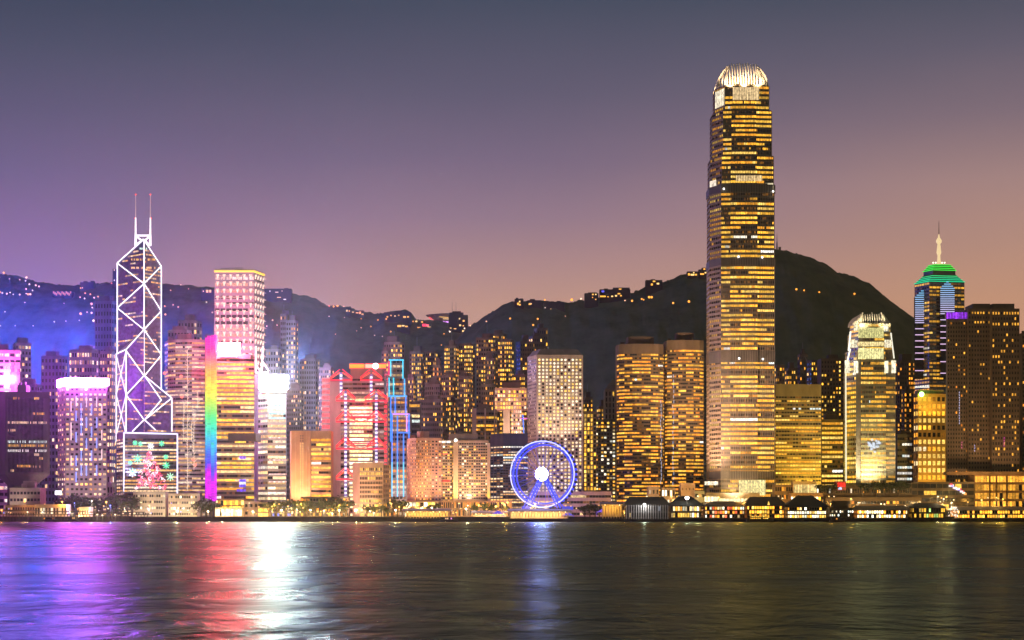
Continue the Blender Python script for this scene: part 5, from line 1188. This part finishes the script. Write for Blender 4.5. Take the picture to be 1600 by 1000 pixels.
# ---------------------------------------------------------------- trees on the promenade
LEAF, t, b = new_mat('leaf'); g = t.nodes.new('ShaderNodeNewGeometry'); n = t.nodes.new('ShaderNodeTexNoise'); n.inputs['Scale'].default_value = .5; t.links.new(g.outputs['Position'], n.inputs[0])
r = ramp_node(t, [(.3, (.02, .035, .012)), (.7, (.06, .085, .03))]); t.links.new(n.outputs[0], r.inputs[0]); t.links.new(r.outputs[0], b.inputs['Base Color']); b.inputs['Roughness'].default_value = .8
BARK = wallm((.09, .07, .05), .9)
def tree_mesh(sd):
    rnd = random.Random(sd); tr_, cr = MB(), MB(); H = 10
    tr_.tube((0, 0, -.3), (.2, .1, 4.2), .42, r2=.26, n=6)
    cl = []
    for k in range(7):
        a_ = k*2.4+rnd.random(); r_ = rnd.uniform(.8, 3.6); e = Vector((math.cos(a_)*r_, math.sin(a_)*r_, rnd.uniform(4.6, 8.6))); cl.append((e, rnd.uniform(1.3, 2.5)))
        tr_.tube((.2, .1, 3.6), tuple(e), .17, r2=.06, n=4)
    for e, r_ in cl:
        for i in range(60):
            d = Vector((rnd.gauss(0, 1), rnd.gauss(0, 1), rnd.gauss(0, .8))).normalized()*r_*rnd.uniform(.55, 1.05); o = e+d
            u = Vector((rnd.gauss(0, 1), rnd.gauss(0, 1), rnd.gauss(0, 1))).normalized(); v_ = u.orthogonal().normalized(); s = rnd.uniform(.3, .62)
            cr.face([o-u*s, o+v_*s*.7, o+u*s, o-v_*s*.7])
    a_ = tr_.build('tree', BARK); c = cr.build('crown', LEAF, a_); out = (a_.data, c.data); bpy.data.objects.remove(c); bpy.data.objects.remove(a_); return out
TM = [tree_mesh(s) for s in (1, 2, 3, 4)]
def tree(px, ytop, Y, label, group='trees along the promenade', zb=None, wide=1.0):
    h = (Z(ytop, Y)-(zb or GZ))/9.6; k = int(px*7) % 4
    root = empty('tree', (X(px, Y), Y, zb or GZ), label, 'tree', group)
    for nm, me in zip(('trunk', 'crown'), TM[k]):
        o = bpy.data.objects.new(nm, me); col.objects.link(o); o.parent = root; o.scale = (h*wide, h*wide, h); 
    root.rotation_euler.z = px*1.7
T_A = 'dark leafy tree in the clump at the foot of the white crowned hotel'; T_B = 'dark leafy tree between the low white pavilions and the rainbow tower'; T_C = 'leafy tree lit amber on the promenade below the terracotta tower'; T_D = 'leafy tree beside the tan municipal block'; T_E = 'broad dark tree right of the observation wheel'; T_F = 'dark tree on the raised deck by the white crowned tower'
for px, y_ in ((100, 780), (109, 776), (118, 774), (127, 778), (136, 777), (146, 779), (152, 776)): tree(px, y_, 1448, T_A, 'trees at the white crowned hotel', None, 1.2)
for px, y_ in ((174, 776), (182, 771), (190, 773), (199, 777), (206, 776)): tree(px, y_, 1448, 'dense dark tree left of the low white pavilions', 'trees left of the pavilions', None, 1.3)
for px, y_ in ((314, 783), (322, 779), (331, 784), (337, 786)): tree(px, y_, 1446, T_B, 'trees by the rainbow tower', None, 1.2)
for px, y_ in ((420, 786), (432, 783), (446, 785), (460, 781), (468, 786), (480, 783), (492, 786), (503, 781), (512, 779), (522, 777), (531, 781), (541, 782), (455, 788), (474, 789)): tree(px, y_, 1438+px % 7, T_C, 'amber lit promenade trees', None, 1.2)
for px, y_ in ((573, 790), (585, 791), (596, 790), (605, 792), (614, 781), (621, 780), (628, 783)): tree(px, y_, 1450, T_D, 'trees by the municipal block', None, 1.1)
for px, y_ in ((672, 790), (680, 788), (742, 789), (757, 786), (770, 788), (790, 790)): tree(px, y_, 1452, 'small tree before the hotels', 'trees before the hotels', None, 1.0)
for px, y_ in ((914, 790), (922, 788), (930, 788), (937, 790), (943, 789)): tree(px, y_, 1426, T_E, 'trees right of the wheel', None, 1.5)
for px, y_ in ((1284, 757), (1294, 758), (1304, 757), (1348, 757), (1360, 755), (1370, 753), (1382, 755), (1392, 756), (1404, 752), (1414, 754)): tree(px, y_, 1468, T_F, 'trees on the raised deck', Z(775, 1468), 1.3)

# ---------------------------------------------------------------- street lamps
q = MB(); q.tube((0, 0, 0), (0, 0, 8), .13, r2=.08, n=5); q.tube((0, 0, 8), (0, -1.1, 8.3), .07, n=4); _po = q.build('lamp_pole', wallm((.12, .12, .12), .5)); POLE = _po.data; bpy.data.objects.remove(_po)
def head_mesh(c, s, r_):
    q = MB(); q.ball((0, -1.1, 8.0), r_, nu=8, nv=5, sz=.7); o = q.build('lamp_head', emit(c, s, False)); m_ = o.data; bpy.data.objects.remove(o); return m_
HM = {}
def street_lamp(px, py, Y, label, group, c=(1, .72, .32), s=5, r_=.6, power=9e3):
    if group == PROM: power *= 1.1
    key = (c, s, r_)
    if key not in HM: HM[key] = head_mesh(c, s, r_)
    z = Z(py, Y); root = bpy.data.objects.new('street_lamp', POLE); col.objects.link(root); k = (z-GZ)/8
    root.location = (X(px, Y), Y+1.1, z-8); tag(root, label, 'street lamp', group)
    h = bpy.data.objects.new('lamp_head', HM[key]); col.objects.link(h); h.parent = root
    if power: lamp('POINT', 'lamp_light', (X(px, Y), Y-.9, z-1.0), power, c, None, .4, root)
PROM = 'bright lamps along the promenade'
for px, py, r_, pw, lb in ((277, 798, 1.1, 26e3, 'bright lamp in front of the low white pavilions'), (325, 799, .9, 18e3, 'bright lamp at the foot of the rainbow fin'), (347, 798, 1.0, 20e3, 'bright lamp before the gold lit lobby'), (395, 799, .8, 16e3, 'bright lamp before the pink lobby box'), (440, 797, .9, 16e3, 'bright lamp left of the terracotta tower'),
        (485, 797, 1.0, 20e3, 'bright lamp below the terracotta tower'), (506, 798, .7, 9e3, 'smaller lamp between two bright ones below the terracotta tower'), (530, 797, .9, 14e3, 'bright lamp left of the strongest promenade lamp'), (556, 797, 1.5, 18e3, 'strongest promenade lamp in front of the tan municipal block'), (618, 797, 1.0, 20e3, 'bright lamp right of the tan municipal block'), (728, 795, .9, 16e3, 'bright lamp above the arcade in front of the beige hotel')):
    street_lamp(px, py, 1420, lb, PROM, (1, .70, .32), 9, r_, pw)
for px, py in ((39, 783), (97, 784), (166, 784)):
    street_lamp(px, py, 1416, 'tall twin orange lamp standing over the dark western quay', 'orange lamps on the western quay', (1, .40, .04), 2.2, 1.0, 7e3)
rnd = random.Random(77)
small = [(rnd.uniform(330, 985), rnd.uniform(785, 803), rnd.choice(((1, .5, .1), (1, .62, .2), (1, .8, .5), (1, .45, .08)))) for _ in range(110)]+[(rnd.uniform(985, 1590), rnd.uniform(775, 800), rnd.choice(((1, .45, .06), (1, .55, .12), (1, .75, .4)))) for _ in range(120)]+[(rnd.uniform(0, 300), rnd.uniform(782, 806), rnd.choice(((1, .7, .4), (1, .85, .7), (.15, .2, 1), (1, .5, .15)))) for _ in range(34)]
for i, (px, py, c) in enumerate(small):
    Y = rnd.uniform(1408, 1436)
    street_lamp(px, py, Y, 'small lamp among the many dots of light along the shore', 'small lamps along the shore', c, 2.2, rnd.choice((.45, .6, .75)), 1.2e4 if i % 3 == 0 else 0)
for px, py, c in ((588, 790, (1, .45, .05)), (632, 793, (1, .45, .05)), (640, 792, (1, .45, .05)), (793, 785, (1, .45, .05)), (785, 786, (1, .45, .05)), (820, 784, (1, .5, .06)), (429, 788, (1, .5, .06)), (470, 787, (1, .5, .06)), (530, 789, (1, .5, .06)), (748, 789, (1, .5, .06)), (775, 791, (1, .5, .06)), (990, 778, (1, .5, .06))):
    street_lamp(px, py, 1440, 'amber globe lamp among the trees behind the promenade', 'amber globe lamps', c, 2.4, 1.1, 8e3)

# ---------------------------------------------------------------- low buildings along the shore
def low(label, l, r, yt_, Y, nf, nb, wall, lit, wx=.8, wz=.6, name='low_building', cat='building', d=14, mode='win', group='low buildings along the shore', yb=None):
    return tower(label, front_plan(l, r, Y, d), yt_, nf, [nb], wall, wx=wx, wz=wz, lit=lit, mode=mode, name=name, cat=cat, group=group, plant=False, parapet=.8, yb=yb)
LT = lambda p, pal=GOLD, g=1.2: flats(p, pal, g, False)
low('beige two storey pavilion under the christmas tree block, its west half', 208, 258, 769, 1450, 4, 14, (.55, .48, .38), LT(.35, CREAM, .8), .7, .4)
low('beige two storey pavilion under the christmas tree block, its east half', 263, 308, 771, 1450, 4, 13, (.58, .48, .36), LT(.45, CREAM, .9), .7, .4)
low('low white walled pier office on the western quay', 54, 104, 788, 1418, 1, 12, (.7, .62, .55), LT(.3, CREAM, .9), .6, .5)
low('grey fenced depot left of the white pier office', 8, 54, 789, 1424, 2, 12, (.3, .25, .22), LT(.2, WARM, .8), .6, .4)
low('white kiosk on the quay before the dark trees', 123, 139, 792, 1416, 1, 4, (.75, .68, .66), LT(.0), .5, .4)
low('gold lit glass lobby beside the rainbow fin', 340, 381, 780, 1452, 3, 9, (.45, .3, .15), LT(.95, GOLD, 1.25), .92, .8, mode='win')
low('pink grey lobby box with a slanted roof', 381, 404, 783, 1450, 2, 3, (.5, .36, .34), LT(.4, WARM, .7), .5, .4)
low('white lit arcade strip in front of the gold lobby', 336, 378, 793, 1440, 1, 12, (.6, .5, .4), LT(.9, CREAM, 1.5), .85, .7)
low('yellow screened shop front right of the pink lobby box', 403, 421, 785, 1446, 3, 2, (.4, .3, .2), LT(.9, GOLD, 1.3), .9, .7)
low('blue glowing cafe front under the white sign tower', 421, 468, 786, 1455, 3, 12, (.2, .18, .2), LT(.5, [(.1, .2, .9), (1, .6, .2), (.3, .4, 1)], .8), .8, .6)
low('dark roofed hall with amber front below the terracotta tower', 470, 545, 776, 1462, 4, 16, (.2, .16, .13), LT(.5, AMBER, 1.2), .7, .5)
low('white lit lobby of the pink hotel', 632, 686, 783, 1470, 3, 9, (.55, .4, .28), LT(.8, CREAM+GOLD, 1.6), .8, .75)
low('salmon fluted podium of the beige hotel', 686, 800, 782, 1475, 2, 34, (.6, .36, .2), LT(.45, AMBER, 1.1), .5, .7)
low('stone clubhouse block left behind the dark roofed pier', 1013, 1030, 760, 1480, 3, 3, (.55, .42, .3), LT(.1, WARM, .8), .4, .4)
low('arched gate house right of the stone clubhouse block', 1034, 1055, 762, 1478, 3, 5, (.5, .38, .25), LT(.5, CREAM, 1.1), .6, .6)
low('blank salmon block behind the pier with the white globe lamp', 1064, 1086, 755, 1478, 3, 4, (.66, .46, .3), LT(.0), .2, .2)
low('grey green louvred box at the foot of the tallest tower', 1086, 1101, 767, 1474, 3, 3, (.4, .42, .3), LT(.1, WARM, .7), .9, .4)
mf = low('terrace of shops in amber light between the tallest tower and the glass pavilion', 1211, 1242, 757, 1476, 4, 9, (.24, .17, .09), LT(.5, AMBER, 1.2), .7, .5)
gp = low('glass pavilion with a bright curtain of light under the olive hotel', 1240, 1276, 752, 1472, 1, 16, (.5, .4, .2), lambda nf, nb, r_: [[sh((1, .75, .28), r_.uniform(.5, 1.1)) for _ in range(nb)] for _ in range(nf)], .8, .85, mode='win')
low('string of bright kiosks below the glass pavilion', 1236, 1286, 770, 1462, 1, 14, (.3, .2, .1), LT(.85, CREAM+GOLD, 1.5), .8, .7)
low('dark raised deck with dotted amber lamps behind the eastern piers', 1276, 1425, 758, 1478, 3, 40, (.13, .10, .06), LT(.3, AMBER+CREAM, 1.2), .55, .4)
low('long low podium with lit strips in front of the raised deck', 1290, 1440, 777, 1466, 2, 30, (.14, .10, .055), LT(.18, AMBER, 1.0), .8, .3)
rs = low('small building carrying a red screen', 1308, 1322, 752, 1464, 1, 2, (.3, .1, .08), LT(.0), .3, .3, yb=766); glow_panel(rs, 1309, 1321, 754, 761, 1463.4, (1.2, .02, .02), 5, 3, 'red_screen', .3); glow_panel(rs, 1310, 1315, 761, 765, 1463.4, (.6, .8, 1.3), 3, 2, 'white_screen', .5)
ml = low('brown shopping mall with a dark blank panel and golden strips', 1424, 1522, 753, 1490, 5, 10, (.17, .125, .07), lambda nf, nb, r_: [[(sh(GOLD[1], r_.uniform(.8, 1.3)) if (i == 1 and 2 <= j <= 5) or (i == 3 and 2 <= j <= 3) or (i == 4 and r_.random() < .4) else None) for j in range(nb)] for i in range(nf)], .94, .6, name='shopping_mall', cat='mall', d=20)
q = MB(); rnd = random.Random(6)
for k in range(16):
    t_ = k/15; o = P(1484+t_*24+rnd.uniform(-1, 1), 758+t_*12+rnd.uniform(-2, 2), 1488.5); q.box(o.x-1.2, o.x+1.2, 1488, 1489, o.z-.9, o.z+.9, 0, rnd.choice(((1.3, 1.2, 1.2), (1.2, .1, .12), (.4, .3, 1.2), (1.3, 1.1, .9), (1.2, .5, .1))))
q.build('lit_wall_ornament', LED, ml)
orr = low('orange glowing glass hall at the right edge under the brown flats', 1522, 1602, 741, 1492, 5, 16, (.40, .22, .08), lambda nf, nb, r_: [[(sh(AMBER[1], r_.uniform(.45, 1.25)*(1.3 if i in (1, 4) else .75)) if r_.random() < .9 else None) for j in range(nb)] for i in range(nf)], .9, .7, name='shopping_mall', cat='mall', d=20)
q = MB()
for px in (1522, 1546, 1556.5, 1573): q.box(X(px, 1490), X(px+2, 1490), 1490, 1492, GZ, Z(742, 1490))
q.box(X(1478, 1491), X(1602, 1491), 1489, 1500, Z(742, 1491), Z(737, 1491)); q.build('canopy', wallm((.2, .12, .05)), orr)

# ---------------------------------------------------------------- piers
ROOF = wallm((.045, .05, .05), .6); PILE = wallm((.05, .05, .045), .9)
def pier(label, l, r, yr, ye, Y, storeys, litp, wall=(.4, .3, .2), roof=ROOF, hip=10, d=24, pal=GOLD+CREAM, gain=1.5, bays=None, deck=810, group='ferry piers', railc=None):
    """hipped roof (ridge row yr, eave row ye) over lit storeys, deck on piles standing in the water"""
    xl, xr = X(l, Y), X(r, Y); root = empty('ferry_pier', ((xl+xr)/2, Y+d/2, 0), label, 'pier', group); zd = Z(deck, Y); ze, zr = Z(ye, Y), Z(yr, Y)
    rnd = random.Random(int(l)); q = MB(); q.box(xl-1, xr+1, Y-1.5, Y+d, zd-1.0, zd); 
    q.build('deck', PILE, root)
    q = MB()
    k = xl
    while k < xr: q.box(k, k+.7, Y-1.2, Y-.5, -2, zd-1); q.box(k, k+.7, Y+8, Y+8.7, -2, zd-1); k += 4
    tag(q.build('pile', PILE, root), kind='stuff')
    nb = bays or max(6, int((r-l)/4)); mb = MB(); A, B = Vector((xl+1, Y+.6)), Vector((xr-1, Y+.6)); lit = [[(sh(rnd.choice(pal), gain*rnd.uniform(.35, 1.3)) if rnd.random() < litp[min(i, len(litp)-1)] else None) for j in range(nb)] for i in range(storeys)]
    got = facade(mb, A, B, zd, ze, storeys, nb, .8, .66, .9, lit)
    S0, S1 = Vector((xl+1, Y+d-2)), Vector((xr-1, Y+d-2)); got += facade(mb, S0, A, zd, ze, storeys, 5, .8, .66, .9, [[(tuple(x*gain*.7 for x in pal[0]) if rnd.random() < litp[0] else None) for j in range(5)] for i in range(storeys)])
    got += facade(mb, B, S1, zd, ze, storeys, 5, .8, .66, .9, [[(tuple(x*gain*.7 for x in pal[0]) if rnd.random() < litp[0] else None) for j in range(5)] for i in range(storeys)])
    mb.face([(*S1, zd), (*S0, zd), (*S0, ze), (*S1, ze)]); mb.build('wall', [wallm(wall), glassm()], root); panes(root, got, 'win', 'lit_opening')
    q = MB(); o = 1.8; e = [(xl-o, Y-o, ze), (xr+o, Y-o, ze), (xr+o, Y+d, ze), (xl-o, Y+d, ze)]; hp = hip*Y/FOC; f_ = [(xl+hp, Y+d*.5-1, zr), (xr-hp, Y+d*.5-1, zr), (xr-hp, Y+d*.5+1, zr), (xl+hp, Y+d*.5+1, zr)]
    for i in range(4): q.face([e[i], e[(i+1) % 4], f_[(i+1) % 4], f_[i]])
    q.face(f_); q.face(list(reversed(e))); q.build('roof', roof, root)
    if storeys > 1:
        q = MB(); 
        for s_ in range(1, storeys): z = zd+(ze-zd)*s_/storeys; q.box(xl, xr, Y-1.2, Y+.5, z-.25, z+.15)
        q.build('balcony', wallm(railc or tuple(x*.7 for x in wall)), root)
    return root
p1 = pier('dark roofed pier with pale columns left of the white globe lamp', 977, 1046, 776, 790, 1384, 2, (.10, .18), (.10, .10, .11), hip=8, pal=[(.5, .55, .7), (1, .7, .3)], gain=.5)
q = MB()
for k in range(18): q.tube((X(979+k*3.8, 1382), 1382, Z(811, 1382)), (X(979+k*3.8, 1382), 1382, Z(789, 1382)), .38, n=5)
tag(q.build('column', wallm((.42, .40, .42)), p1), kind='stuff')
pier('dark hip roofed pier hall with gold ends under the white globe lamp', 1046, 1098, 775, 790, 1386, 2, (.55, .75), (.16, .12, .07), hip=16)
street_lamp(1073.5, 778, 1380, 'large white globe lamp over the dark hip roofed pier hall', PROM, (1, .95, .8), 8, 1.9, 8e3)
street_lamp(1007, 788, 1379, 'white globe lamp before the pale pier columns', PROM, (1, .97, .88), 7, 1.3, 6e3)
pier('low crowded pier with red and white lights between two hip roofed piers', 1099, 1166, 783, 791, 1392, 3, (.5, .8, .75), (.2, .12, .06), hip=18, pal=CREAM+AMBER+[(1, .15, .06)], gain=1.7)
pier('arcaded pier with amber arches and a small gold ornament on its eave', 1165, 1228, 776, 790, 1386, 3, (.6, .85, .8), (.36, .2, .08), hip=10, pal=AMBER+GOLD, gain=2.8)
pier('brightest pier with cream lit glass storeys under a dark hip roof', 1228, 1294, 774, 792, 1388, 3, (.98, .97, .35), (.3, .2, .1), hip=22, pal=CREAM+CREAM+GOLD, gain=2.2)
q = MB(); a_ = P(1201, 789, 1383); q.tube(a_, a_+Vector((0, 0, 3.4)), 1.3, r2=.1, n=4); q.build('eave_ornament', emit((1, .6, .1), 1.5, False), bpy.data.objects['ferry_pier.003'])
pier('long flat roofed pier with orange storeys below the white crowned tower', 1337, 1421, 790, 797, 1390, 2, (.85, .9), (.42, .3, .22), roof=wallm((.34, .26, .2)), hip=3, pal=AMBER+CREAM, gain=2.5)
pier('dim dark pier with green tinted lamps between two orange lit piers', 1423, 1480, 786, 793, 1392, 2, (.55, .45), (.07, .06, .03), hip=14, pal=GOLD+[(.5, .8, .2)], gain=1.2)
pier('long pale topped pier with orange ground storey at the right edge', 1494, 1604, 791, 797, 1390, 2, (.95, .5), (.5, .38, .30), roof=wallm((.4, .3, .24)), hip=3, pal=AMBER+GOLD, gain=2.5)
lt = tower('dark kiosk with cool white lamps between the brightest pier and the long flat pier', front_plan(1296, 1334, 1398, 12), 793, 2, [12], (.06, .05, .03), wx=.6, wz=.5, lit=LT(.5, CREAM+WHITE, 1.2), mode='win', name='kiosk', cat='building', plant=True)
q = MB(); rnd = random.Random(3)
for k in range(40): q.ball(P(1482+rnd.uniform(0, 16), 803+rnd.uniform(-8, 6)-(rnd.random()*4), 1386), rnd.uniform(.25, .6), nu=5, nv=3)
tag(q.build('light_tree', emit((1, .92, .8), 1.6, False)), 'cluster of white fairy lights left of the pale topped pier', 'light display')
# arcaded shelters
def shelter(label, l, r, ye, Y, ncol, c, deckrow=810):
    xl, xr = X(l, Y), X(r, Y); root = empty('pier_shelter', ((xl+xr)/2, Y+8, 0), label, 'pier', 'arcaded pier shelters'); zd, ze = Z(deckrow, Y), Z(ye, Y)
    q = MB(); q.box(xl-1, xr+1, Y-2, Y+16, zd-1, zd); q.build('deck', PILE, root)
    q = MB(); k = xl
    while k < xr: q.box(k, k+.7, Y-1.8, Y-1, -2, zd-1); k += 4
    tag(q.build('pile', PILE, root), kind='stuff')
    q = MB(); n_ = 8; pts = [(Y-2.5+19*k/n_, ze+1.6*math.sin(math.pi*k/n_)) for k in range(n_+1)]
    for k in range(n_): q.face([(xl-1.5, *pts[k]), (xr+1.5, *pts[k]), (xr+1.5, *pts[k+1]), (xl-1.5, *pts[k+1])])
    q.box(xl-1.5, xr+1.5, Y-2.6, Y+16.6, ze-.7, ze-.05); q.build('roof', wallm((.42, .36, .34)), root)
    for k in range(ncol):
        x_ = xl+1+(xr-xl-2)*k/(ncol-1); q = MB(); q.tube((x_, Y-1.2, zd), (x_, Y-1.2, ze-2.4), .42, n=6); q.tube((x_, Y-1.2, ze-2.4), (x_+1.6, Y-1.0, ze-.7), .3, n=5); q.tube((x_, Y-1.2, ze-2.4), (x_-1.6, Y-1.0, ze-.7), .3, n=5); q.build('column', wallm((.62, .46, .28)), root)
    q = MB(); q.box(xl+1, xr-1, Y+10, Y+11, zd, ze-.8); q.build('back_wall', wallm((.6, .42, .22)), root)
    for k in range(max(3, int((r-l)/9))):
        x_ = xl+3+(xr-xl-6)*k/(max(3, int((r-l)/9))-1); q = MB(); q.ball((x_, Y+3, ze-1.3), .5, nu=6, nv=4); q.build('ceiling_lamp', emit((1, .72, .3), 5, False), root)
        lamp('POINT', 'shelter_light', (x_, Y+4, ze-2.4), 2.6e3, c, None, .4, root)
shelter('long arcaded shelter on the pier left of the small dark boat', 631, 702, 797.5, 1390, 16, (1, .62, .2))
shelter('arcaded shelter on the pier below the observation wheel', 796, 889, 798, 1388, 20, (1, .64, .34))
shelter('low market shelter with white stalls between the two arcaded piers', 738, 792, 801, 1404, 12, (1, .75, .5), 809)
shelter('gold lit shelter with a slanting stair left of the dark roofed pier', 940, 974, 787, 1396, 8, (1, .6, .12), 810)
def tents(label, px, py, c, Y=1400):
    q = MB(); a_ = P(px, py, Y); s = 5
    for i in range(4):
        d_ = [(-s, -s), (s, -s), (s, s), (-s, s)]; q.face([(a_.x+d_[i][0], Y+d_[i][1], a_.z-3), (a_.x+d_[(i+1) % 4][0], Y+d_[(i+1) % 4][1], a_.z-3), (a_.x, Y, a_.z)])
    for d_ in ((-s, -s), (s, -s), (s, s), (-s, s)): q.tube((a_.x+d_[0], Y+d_[1], GZ), (a_.x+d_[0], Y+d_[1], a_.z-3), .15, n=4)
    tag(q.build('market_tent', emit(c, .8, False)), label, 'tent')
tents('blue lit tent between the arcaded piers', 778, 797.5, (.08, .05, .9)); tents('blue lit tent right of the wheel', 887, 800, (.03, .04, .9)); tents('violet lit tent left of the gold shelter', 941, 795, (.2, .1, .9), 1420)

# ---------------------------------------------------------------- boats
def boat(label, l, r, ywl, ytop, Y, hull, lit, c=GOLD, gain=1.2, decks=1):
    xl, xr = X(l, Y), X(r, Y); ln = xr-xl; root = empty('boat', ((xl+xr)/2, Y, 0), label, 'boat', 'boats near the piers'); zt = Z(ytop, Y); zh = max(1.2, zt*.38); w_ = ln*.16
    q = MB(); st_ = [(-.5, .55, .25), (-.4, 1, .0), (.25, 1, .0), (.42, .6, .2), (.5, .05, .5)]; cx = (xl+xr)/2; prev = None
    for u, wd, rise in st_:
        x_ = cx+u*ln; cur = [(x_, Y-w_*wd, zh+rise), (x_-.2*u, Y-w_*wd*.7, -.4), (x_-.2*u, Y+w_*wd*.7, -.4), (x_, Y+w_*wd, zh+rise)]
        if prev:
            for i in range(4): q.face([prev[i], cur[i], cur[(i+1) % 4], prev[(i+1) % 4]])
        else: q.face(cur)
        prev = cur
    q.face(list(reversed(prev))); q.build('hull', wallm(hull, .5), root)
    A, B = Vector((cx-.38*ln, Y-w_*.8)), Vector((cx+.28*ln, Y-w_*.8)); mb = MB(); rnd = random.Random(int(l)); nb = max(5, int(ln/2.2))
    got = facade(mb, A, B, zh, zt*.86, decks, nb, .75, .55, .15, [[(sh(rnd.choice(c), gain*rnd.uniform(.6, 1.2)) if rnd.random() < lit else None) for j in range(nb)] for i in range(decks)])
    mb.box(A.x, B.x, Y-w_*.8+.3, Y+w_*.8, zh, zt*.86); mb.build('cabin', [wallm(tuple(min(.6, x*2) for x in hull)), glassm()], root); panes(root, got, 'win', 'cabin_window')
    q = MB(); q.box(A.x-.8, B.x+.8, Y-w_*.9, Y+w_*.9, zt*.86, zt*.9); q.build('roof', wallm((.3, .28, .26)), root)
    q = MB(); q.tube((cx+.1*ln, Y, zt*.9), (cx+.1*ln, Y, zt*1.35), .12, n=4); q.build('mast', wallm((.3, .3, .3)), root)
boat('small dark boat with a pink lamp in front of the arcaded pier', 686, 716, 813, 807, 1374, (.05, .05, .06), .3, [(1, .4, .9), (1, .6, .3)], 1.0)
boat('two decked gold lit ferry moored at the arcaded amber pier', 1166, 1209, 814, 804, 1372, (.12, .10, .05), .95, GOLD, 1.4, 2)
boat('low dark launch moored left of the long flat roofed pier', 1296, 1320, 814, 808, 1374, (.09, .06, .04), .15, AMBER, .8)
boat('small dark work boat by the western quay', 106, 124, 813, 806, 1384, (.05, .05, .05), .1, WARM, .7)
boat('dark barge like launch at the far western quay', 66, 90, 813, 807, 1386, (.05, .045, .045), .1, AMBER, .7)
q = MB()
for k in range(46): q.box(-X(1600, 1396)*.0+X(5+k*5, 1396), X(6+k*5, 1396), 1395.5, 1396, 1, GZ+2.6)
q.box(X(2, 1396), X(236, 1396), 1394.5, 1397, GZ+2.2, GZ+2.8); q.box(X(4, 1394), X(60, 1394), 1391, 1398, Z(798, 1394), Z(796.5, 1394)); q.box(X(60, 1394), X(130, 1394), 1391, 1398, Z(800, 1394), Z(798.6, 1394)); q.box(X(140, 1394), X(225, 1394), 1391, 1398, Z(801, 1394), Z(799.5, 1394))
tag(q.build('quay_canopy', wallm((.06, .055, .05))), 'long dark canopy on posts along the western quay', 'canopy')
street_lamp(3, 797, 1392, 'orange lamp under the far left end of the dark canopy', 'lamps under the quay canopy', (1, .35, .05), 3, 1.2, 6e3)
for px, py in ((43, 800), (66, 800), (109, 800), (139, 799), (160, 805), (152, 804), (180, 804)): street_lamp(px, py, 1389, 'warm lamp under the dark canopy of the western quay', 'lamps under the quay canopy', (1, .7, .4), 2.6, .75, 3e3)

# lit block and added unseen lamps, the block just beyond the picture's left edge: their light reaches the hillside, the haze and the water
fs = empty('floodlit_block', (X(-70, 1500), 1530, GZ), 'violet floodlit block just outside the left edge', 'tower')
q = MB(); q.box(X(-110, 1500), X(-45, 1500), 1500, 1540, GZ, Z(560, 1500)); q.build('wall', wallm((.4, .35, .42)), fs)
q = MB(); q.box(X(-105, 1500), X(-48, 1500), 1498, 1499.5, Z(640, 1500), Z(575, 1500)); q.build('led_screen', emit((.75, .12, 1), 24), fs)
for px, py, Y, pw in ((-25, 500, 2190, 3e6), (50, 545, 2200, 2.4e6), (118, 530, 2200, 2.4e6), (175, 560, 2200, 1.2e6)):
    lamp('POINT', 'added_blue_lamp', P(px, py, Y), pw, (.03, .09, 1), None, 8)  # unseen lamps added behind the towers to make the haze glow blue
lamp('SPOT', 'added_blue_lamp', P(-60, 600, 2230), 1.1e8, (.02, .05, 1), P(90, 490, 2760), 6, None, 100)  # unseen spot added to turn the slope blue
lamp('POINT', 'added_glow_lamp', P(430, 588, 1760), 5e5, (.6, .7, 1), None, 8)  # unseen lamp added well behind the rooftop sign to give it a halo
lamp('POINT', 'added_glow_lamp', P(470, 560, 2200), 3e6, (.12, .25, 1), None, 8)  # unseen lamp added for the bluish glow before the hill

for o in list(bpy.data.objects): finish_top(o)
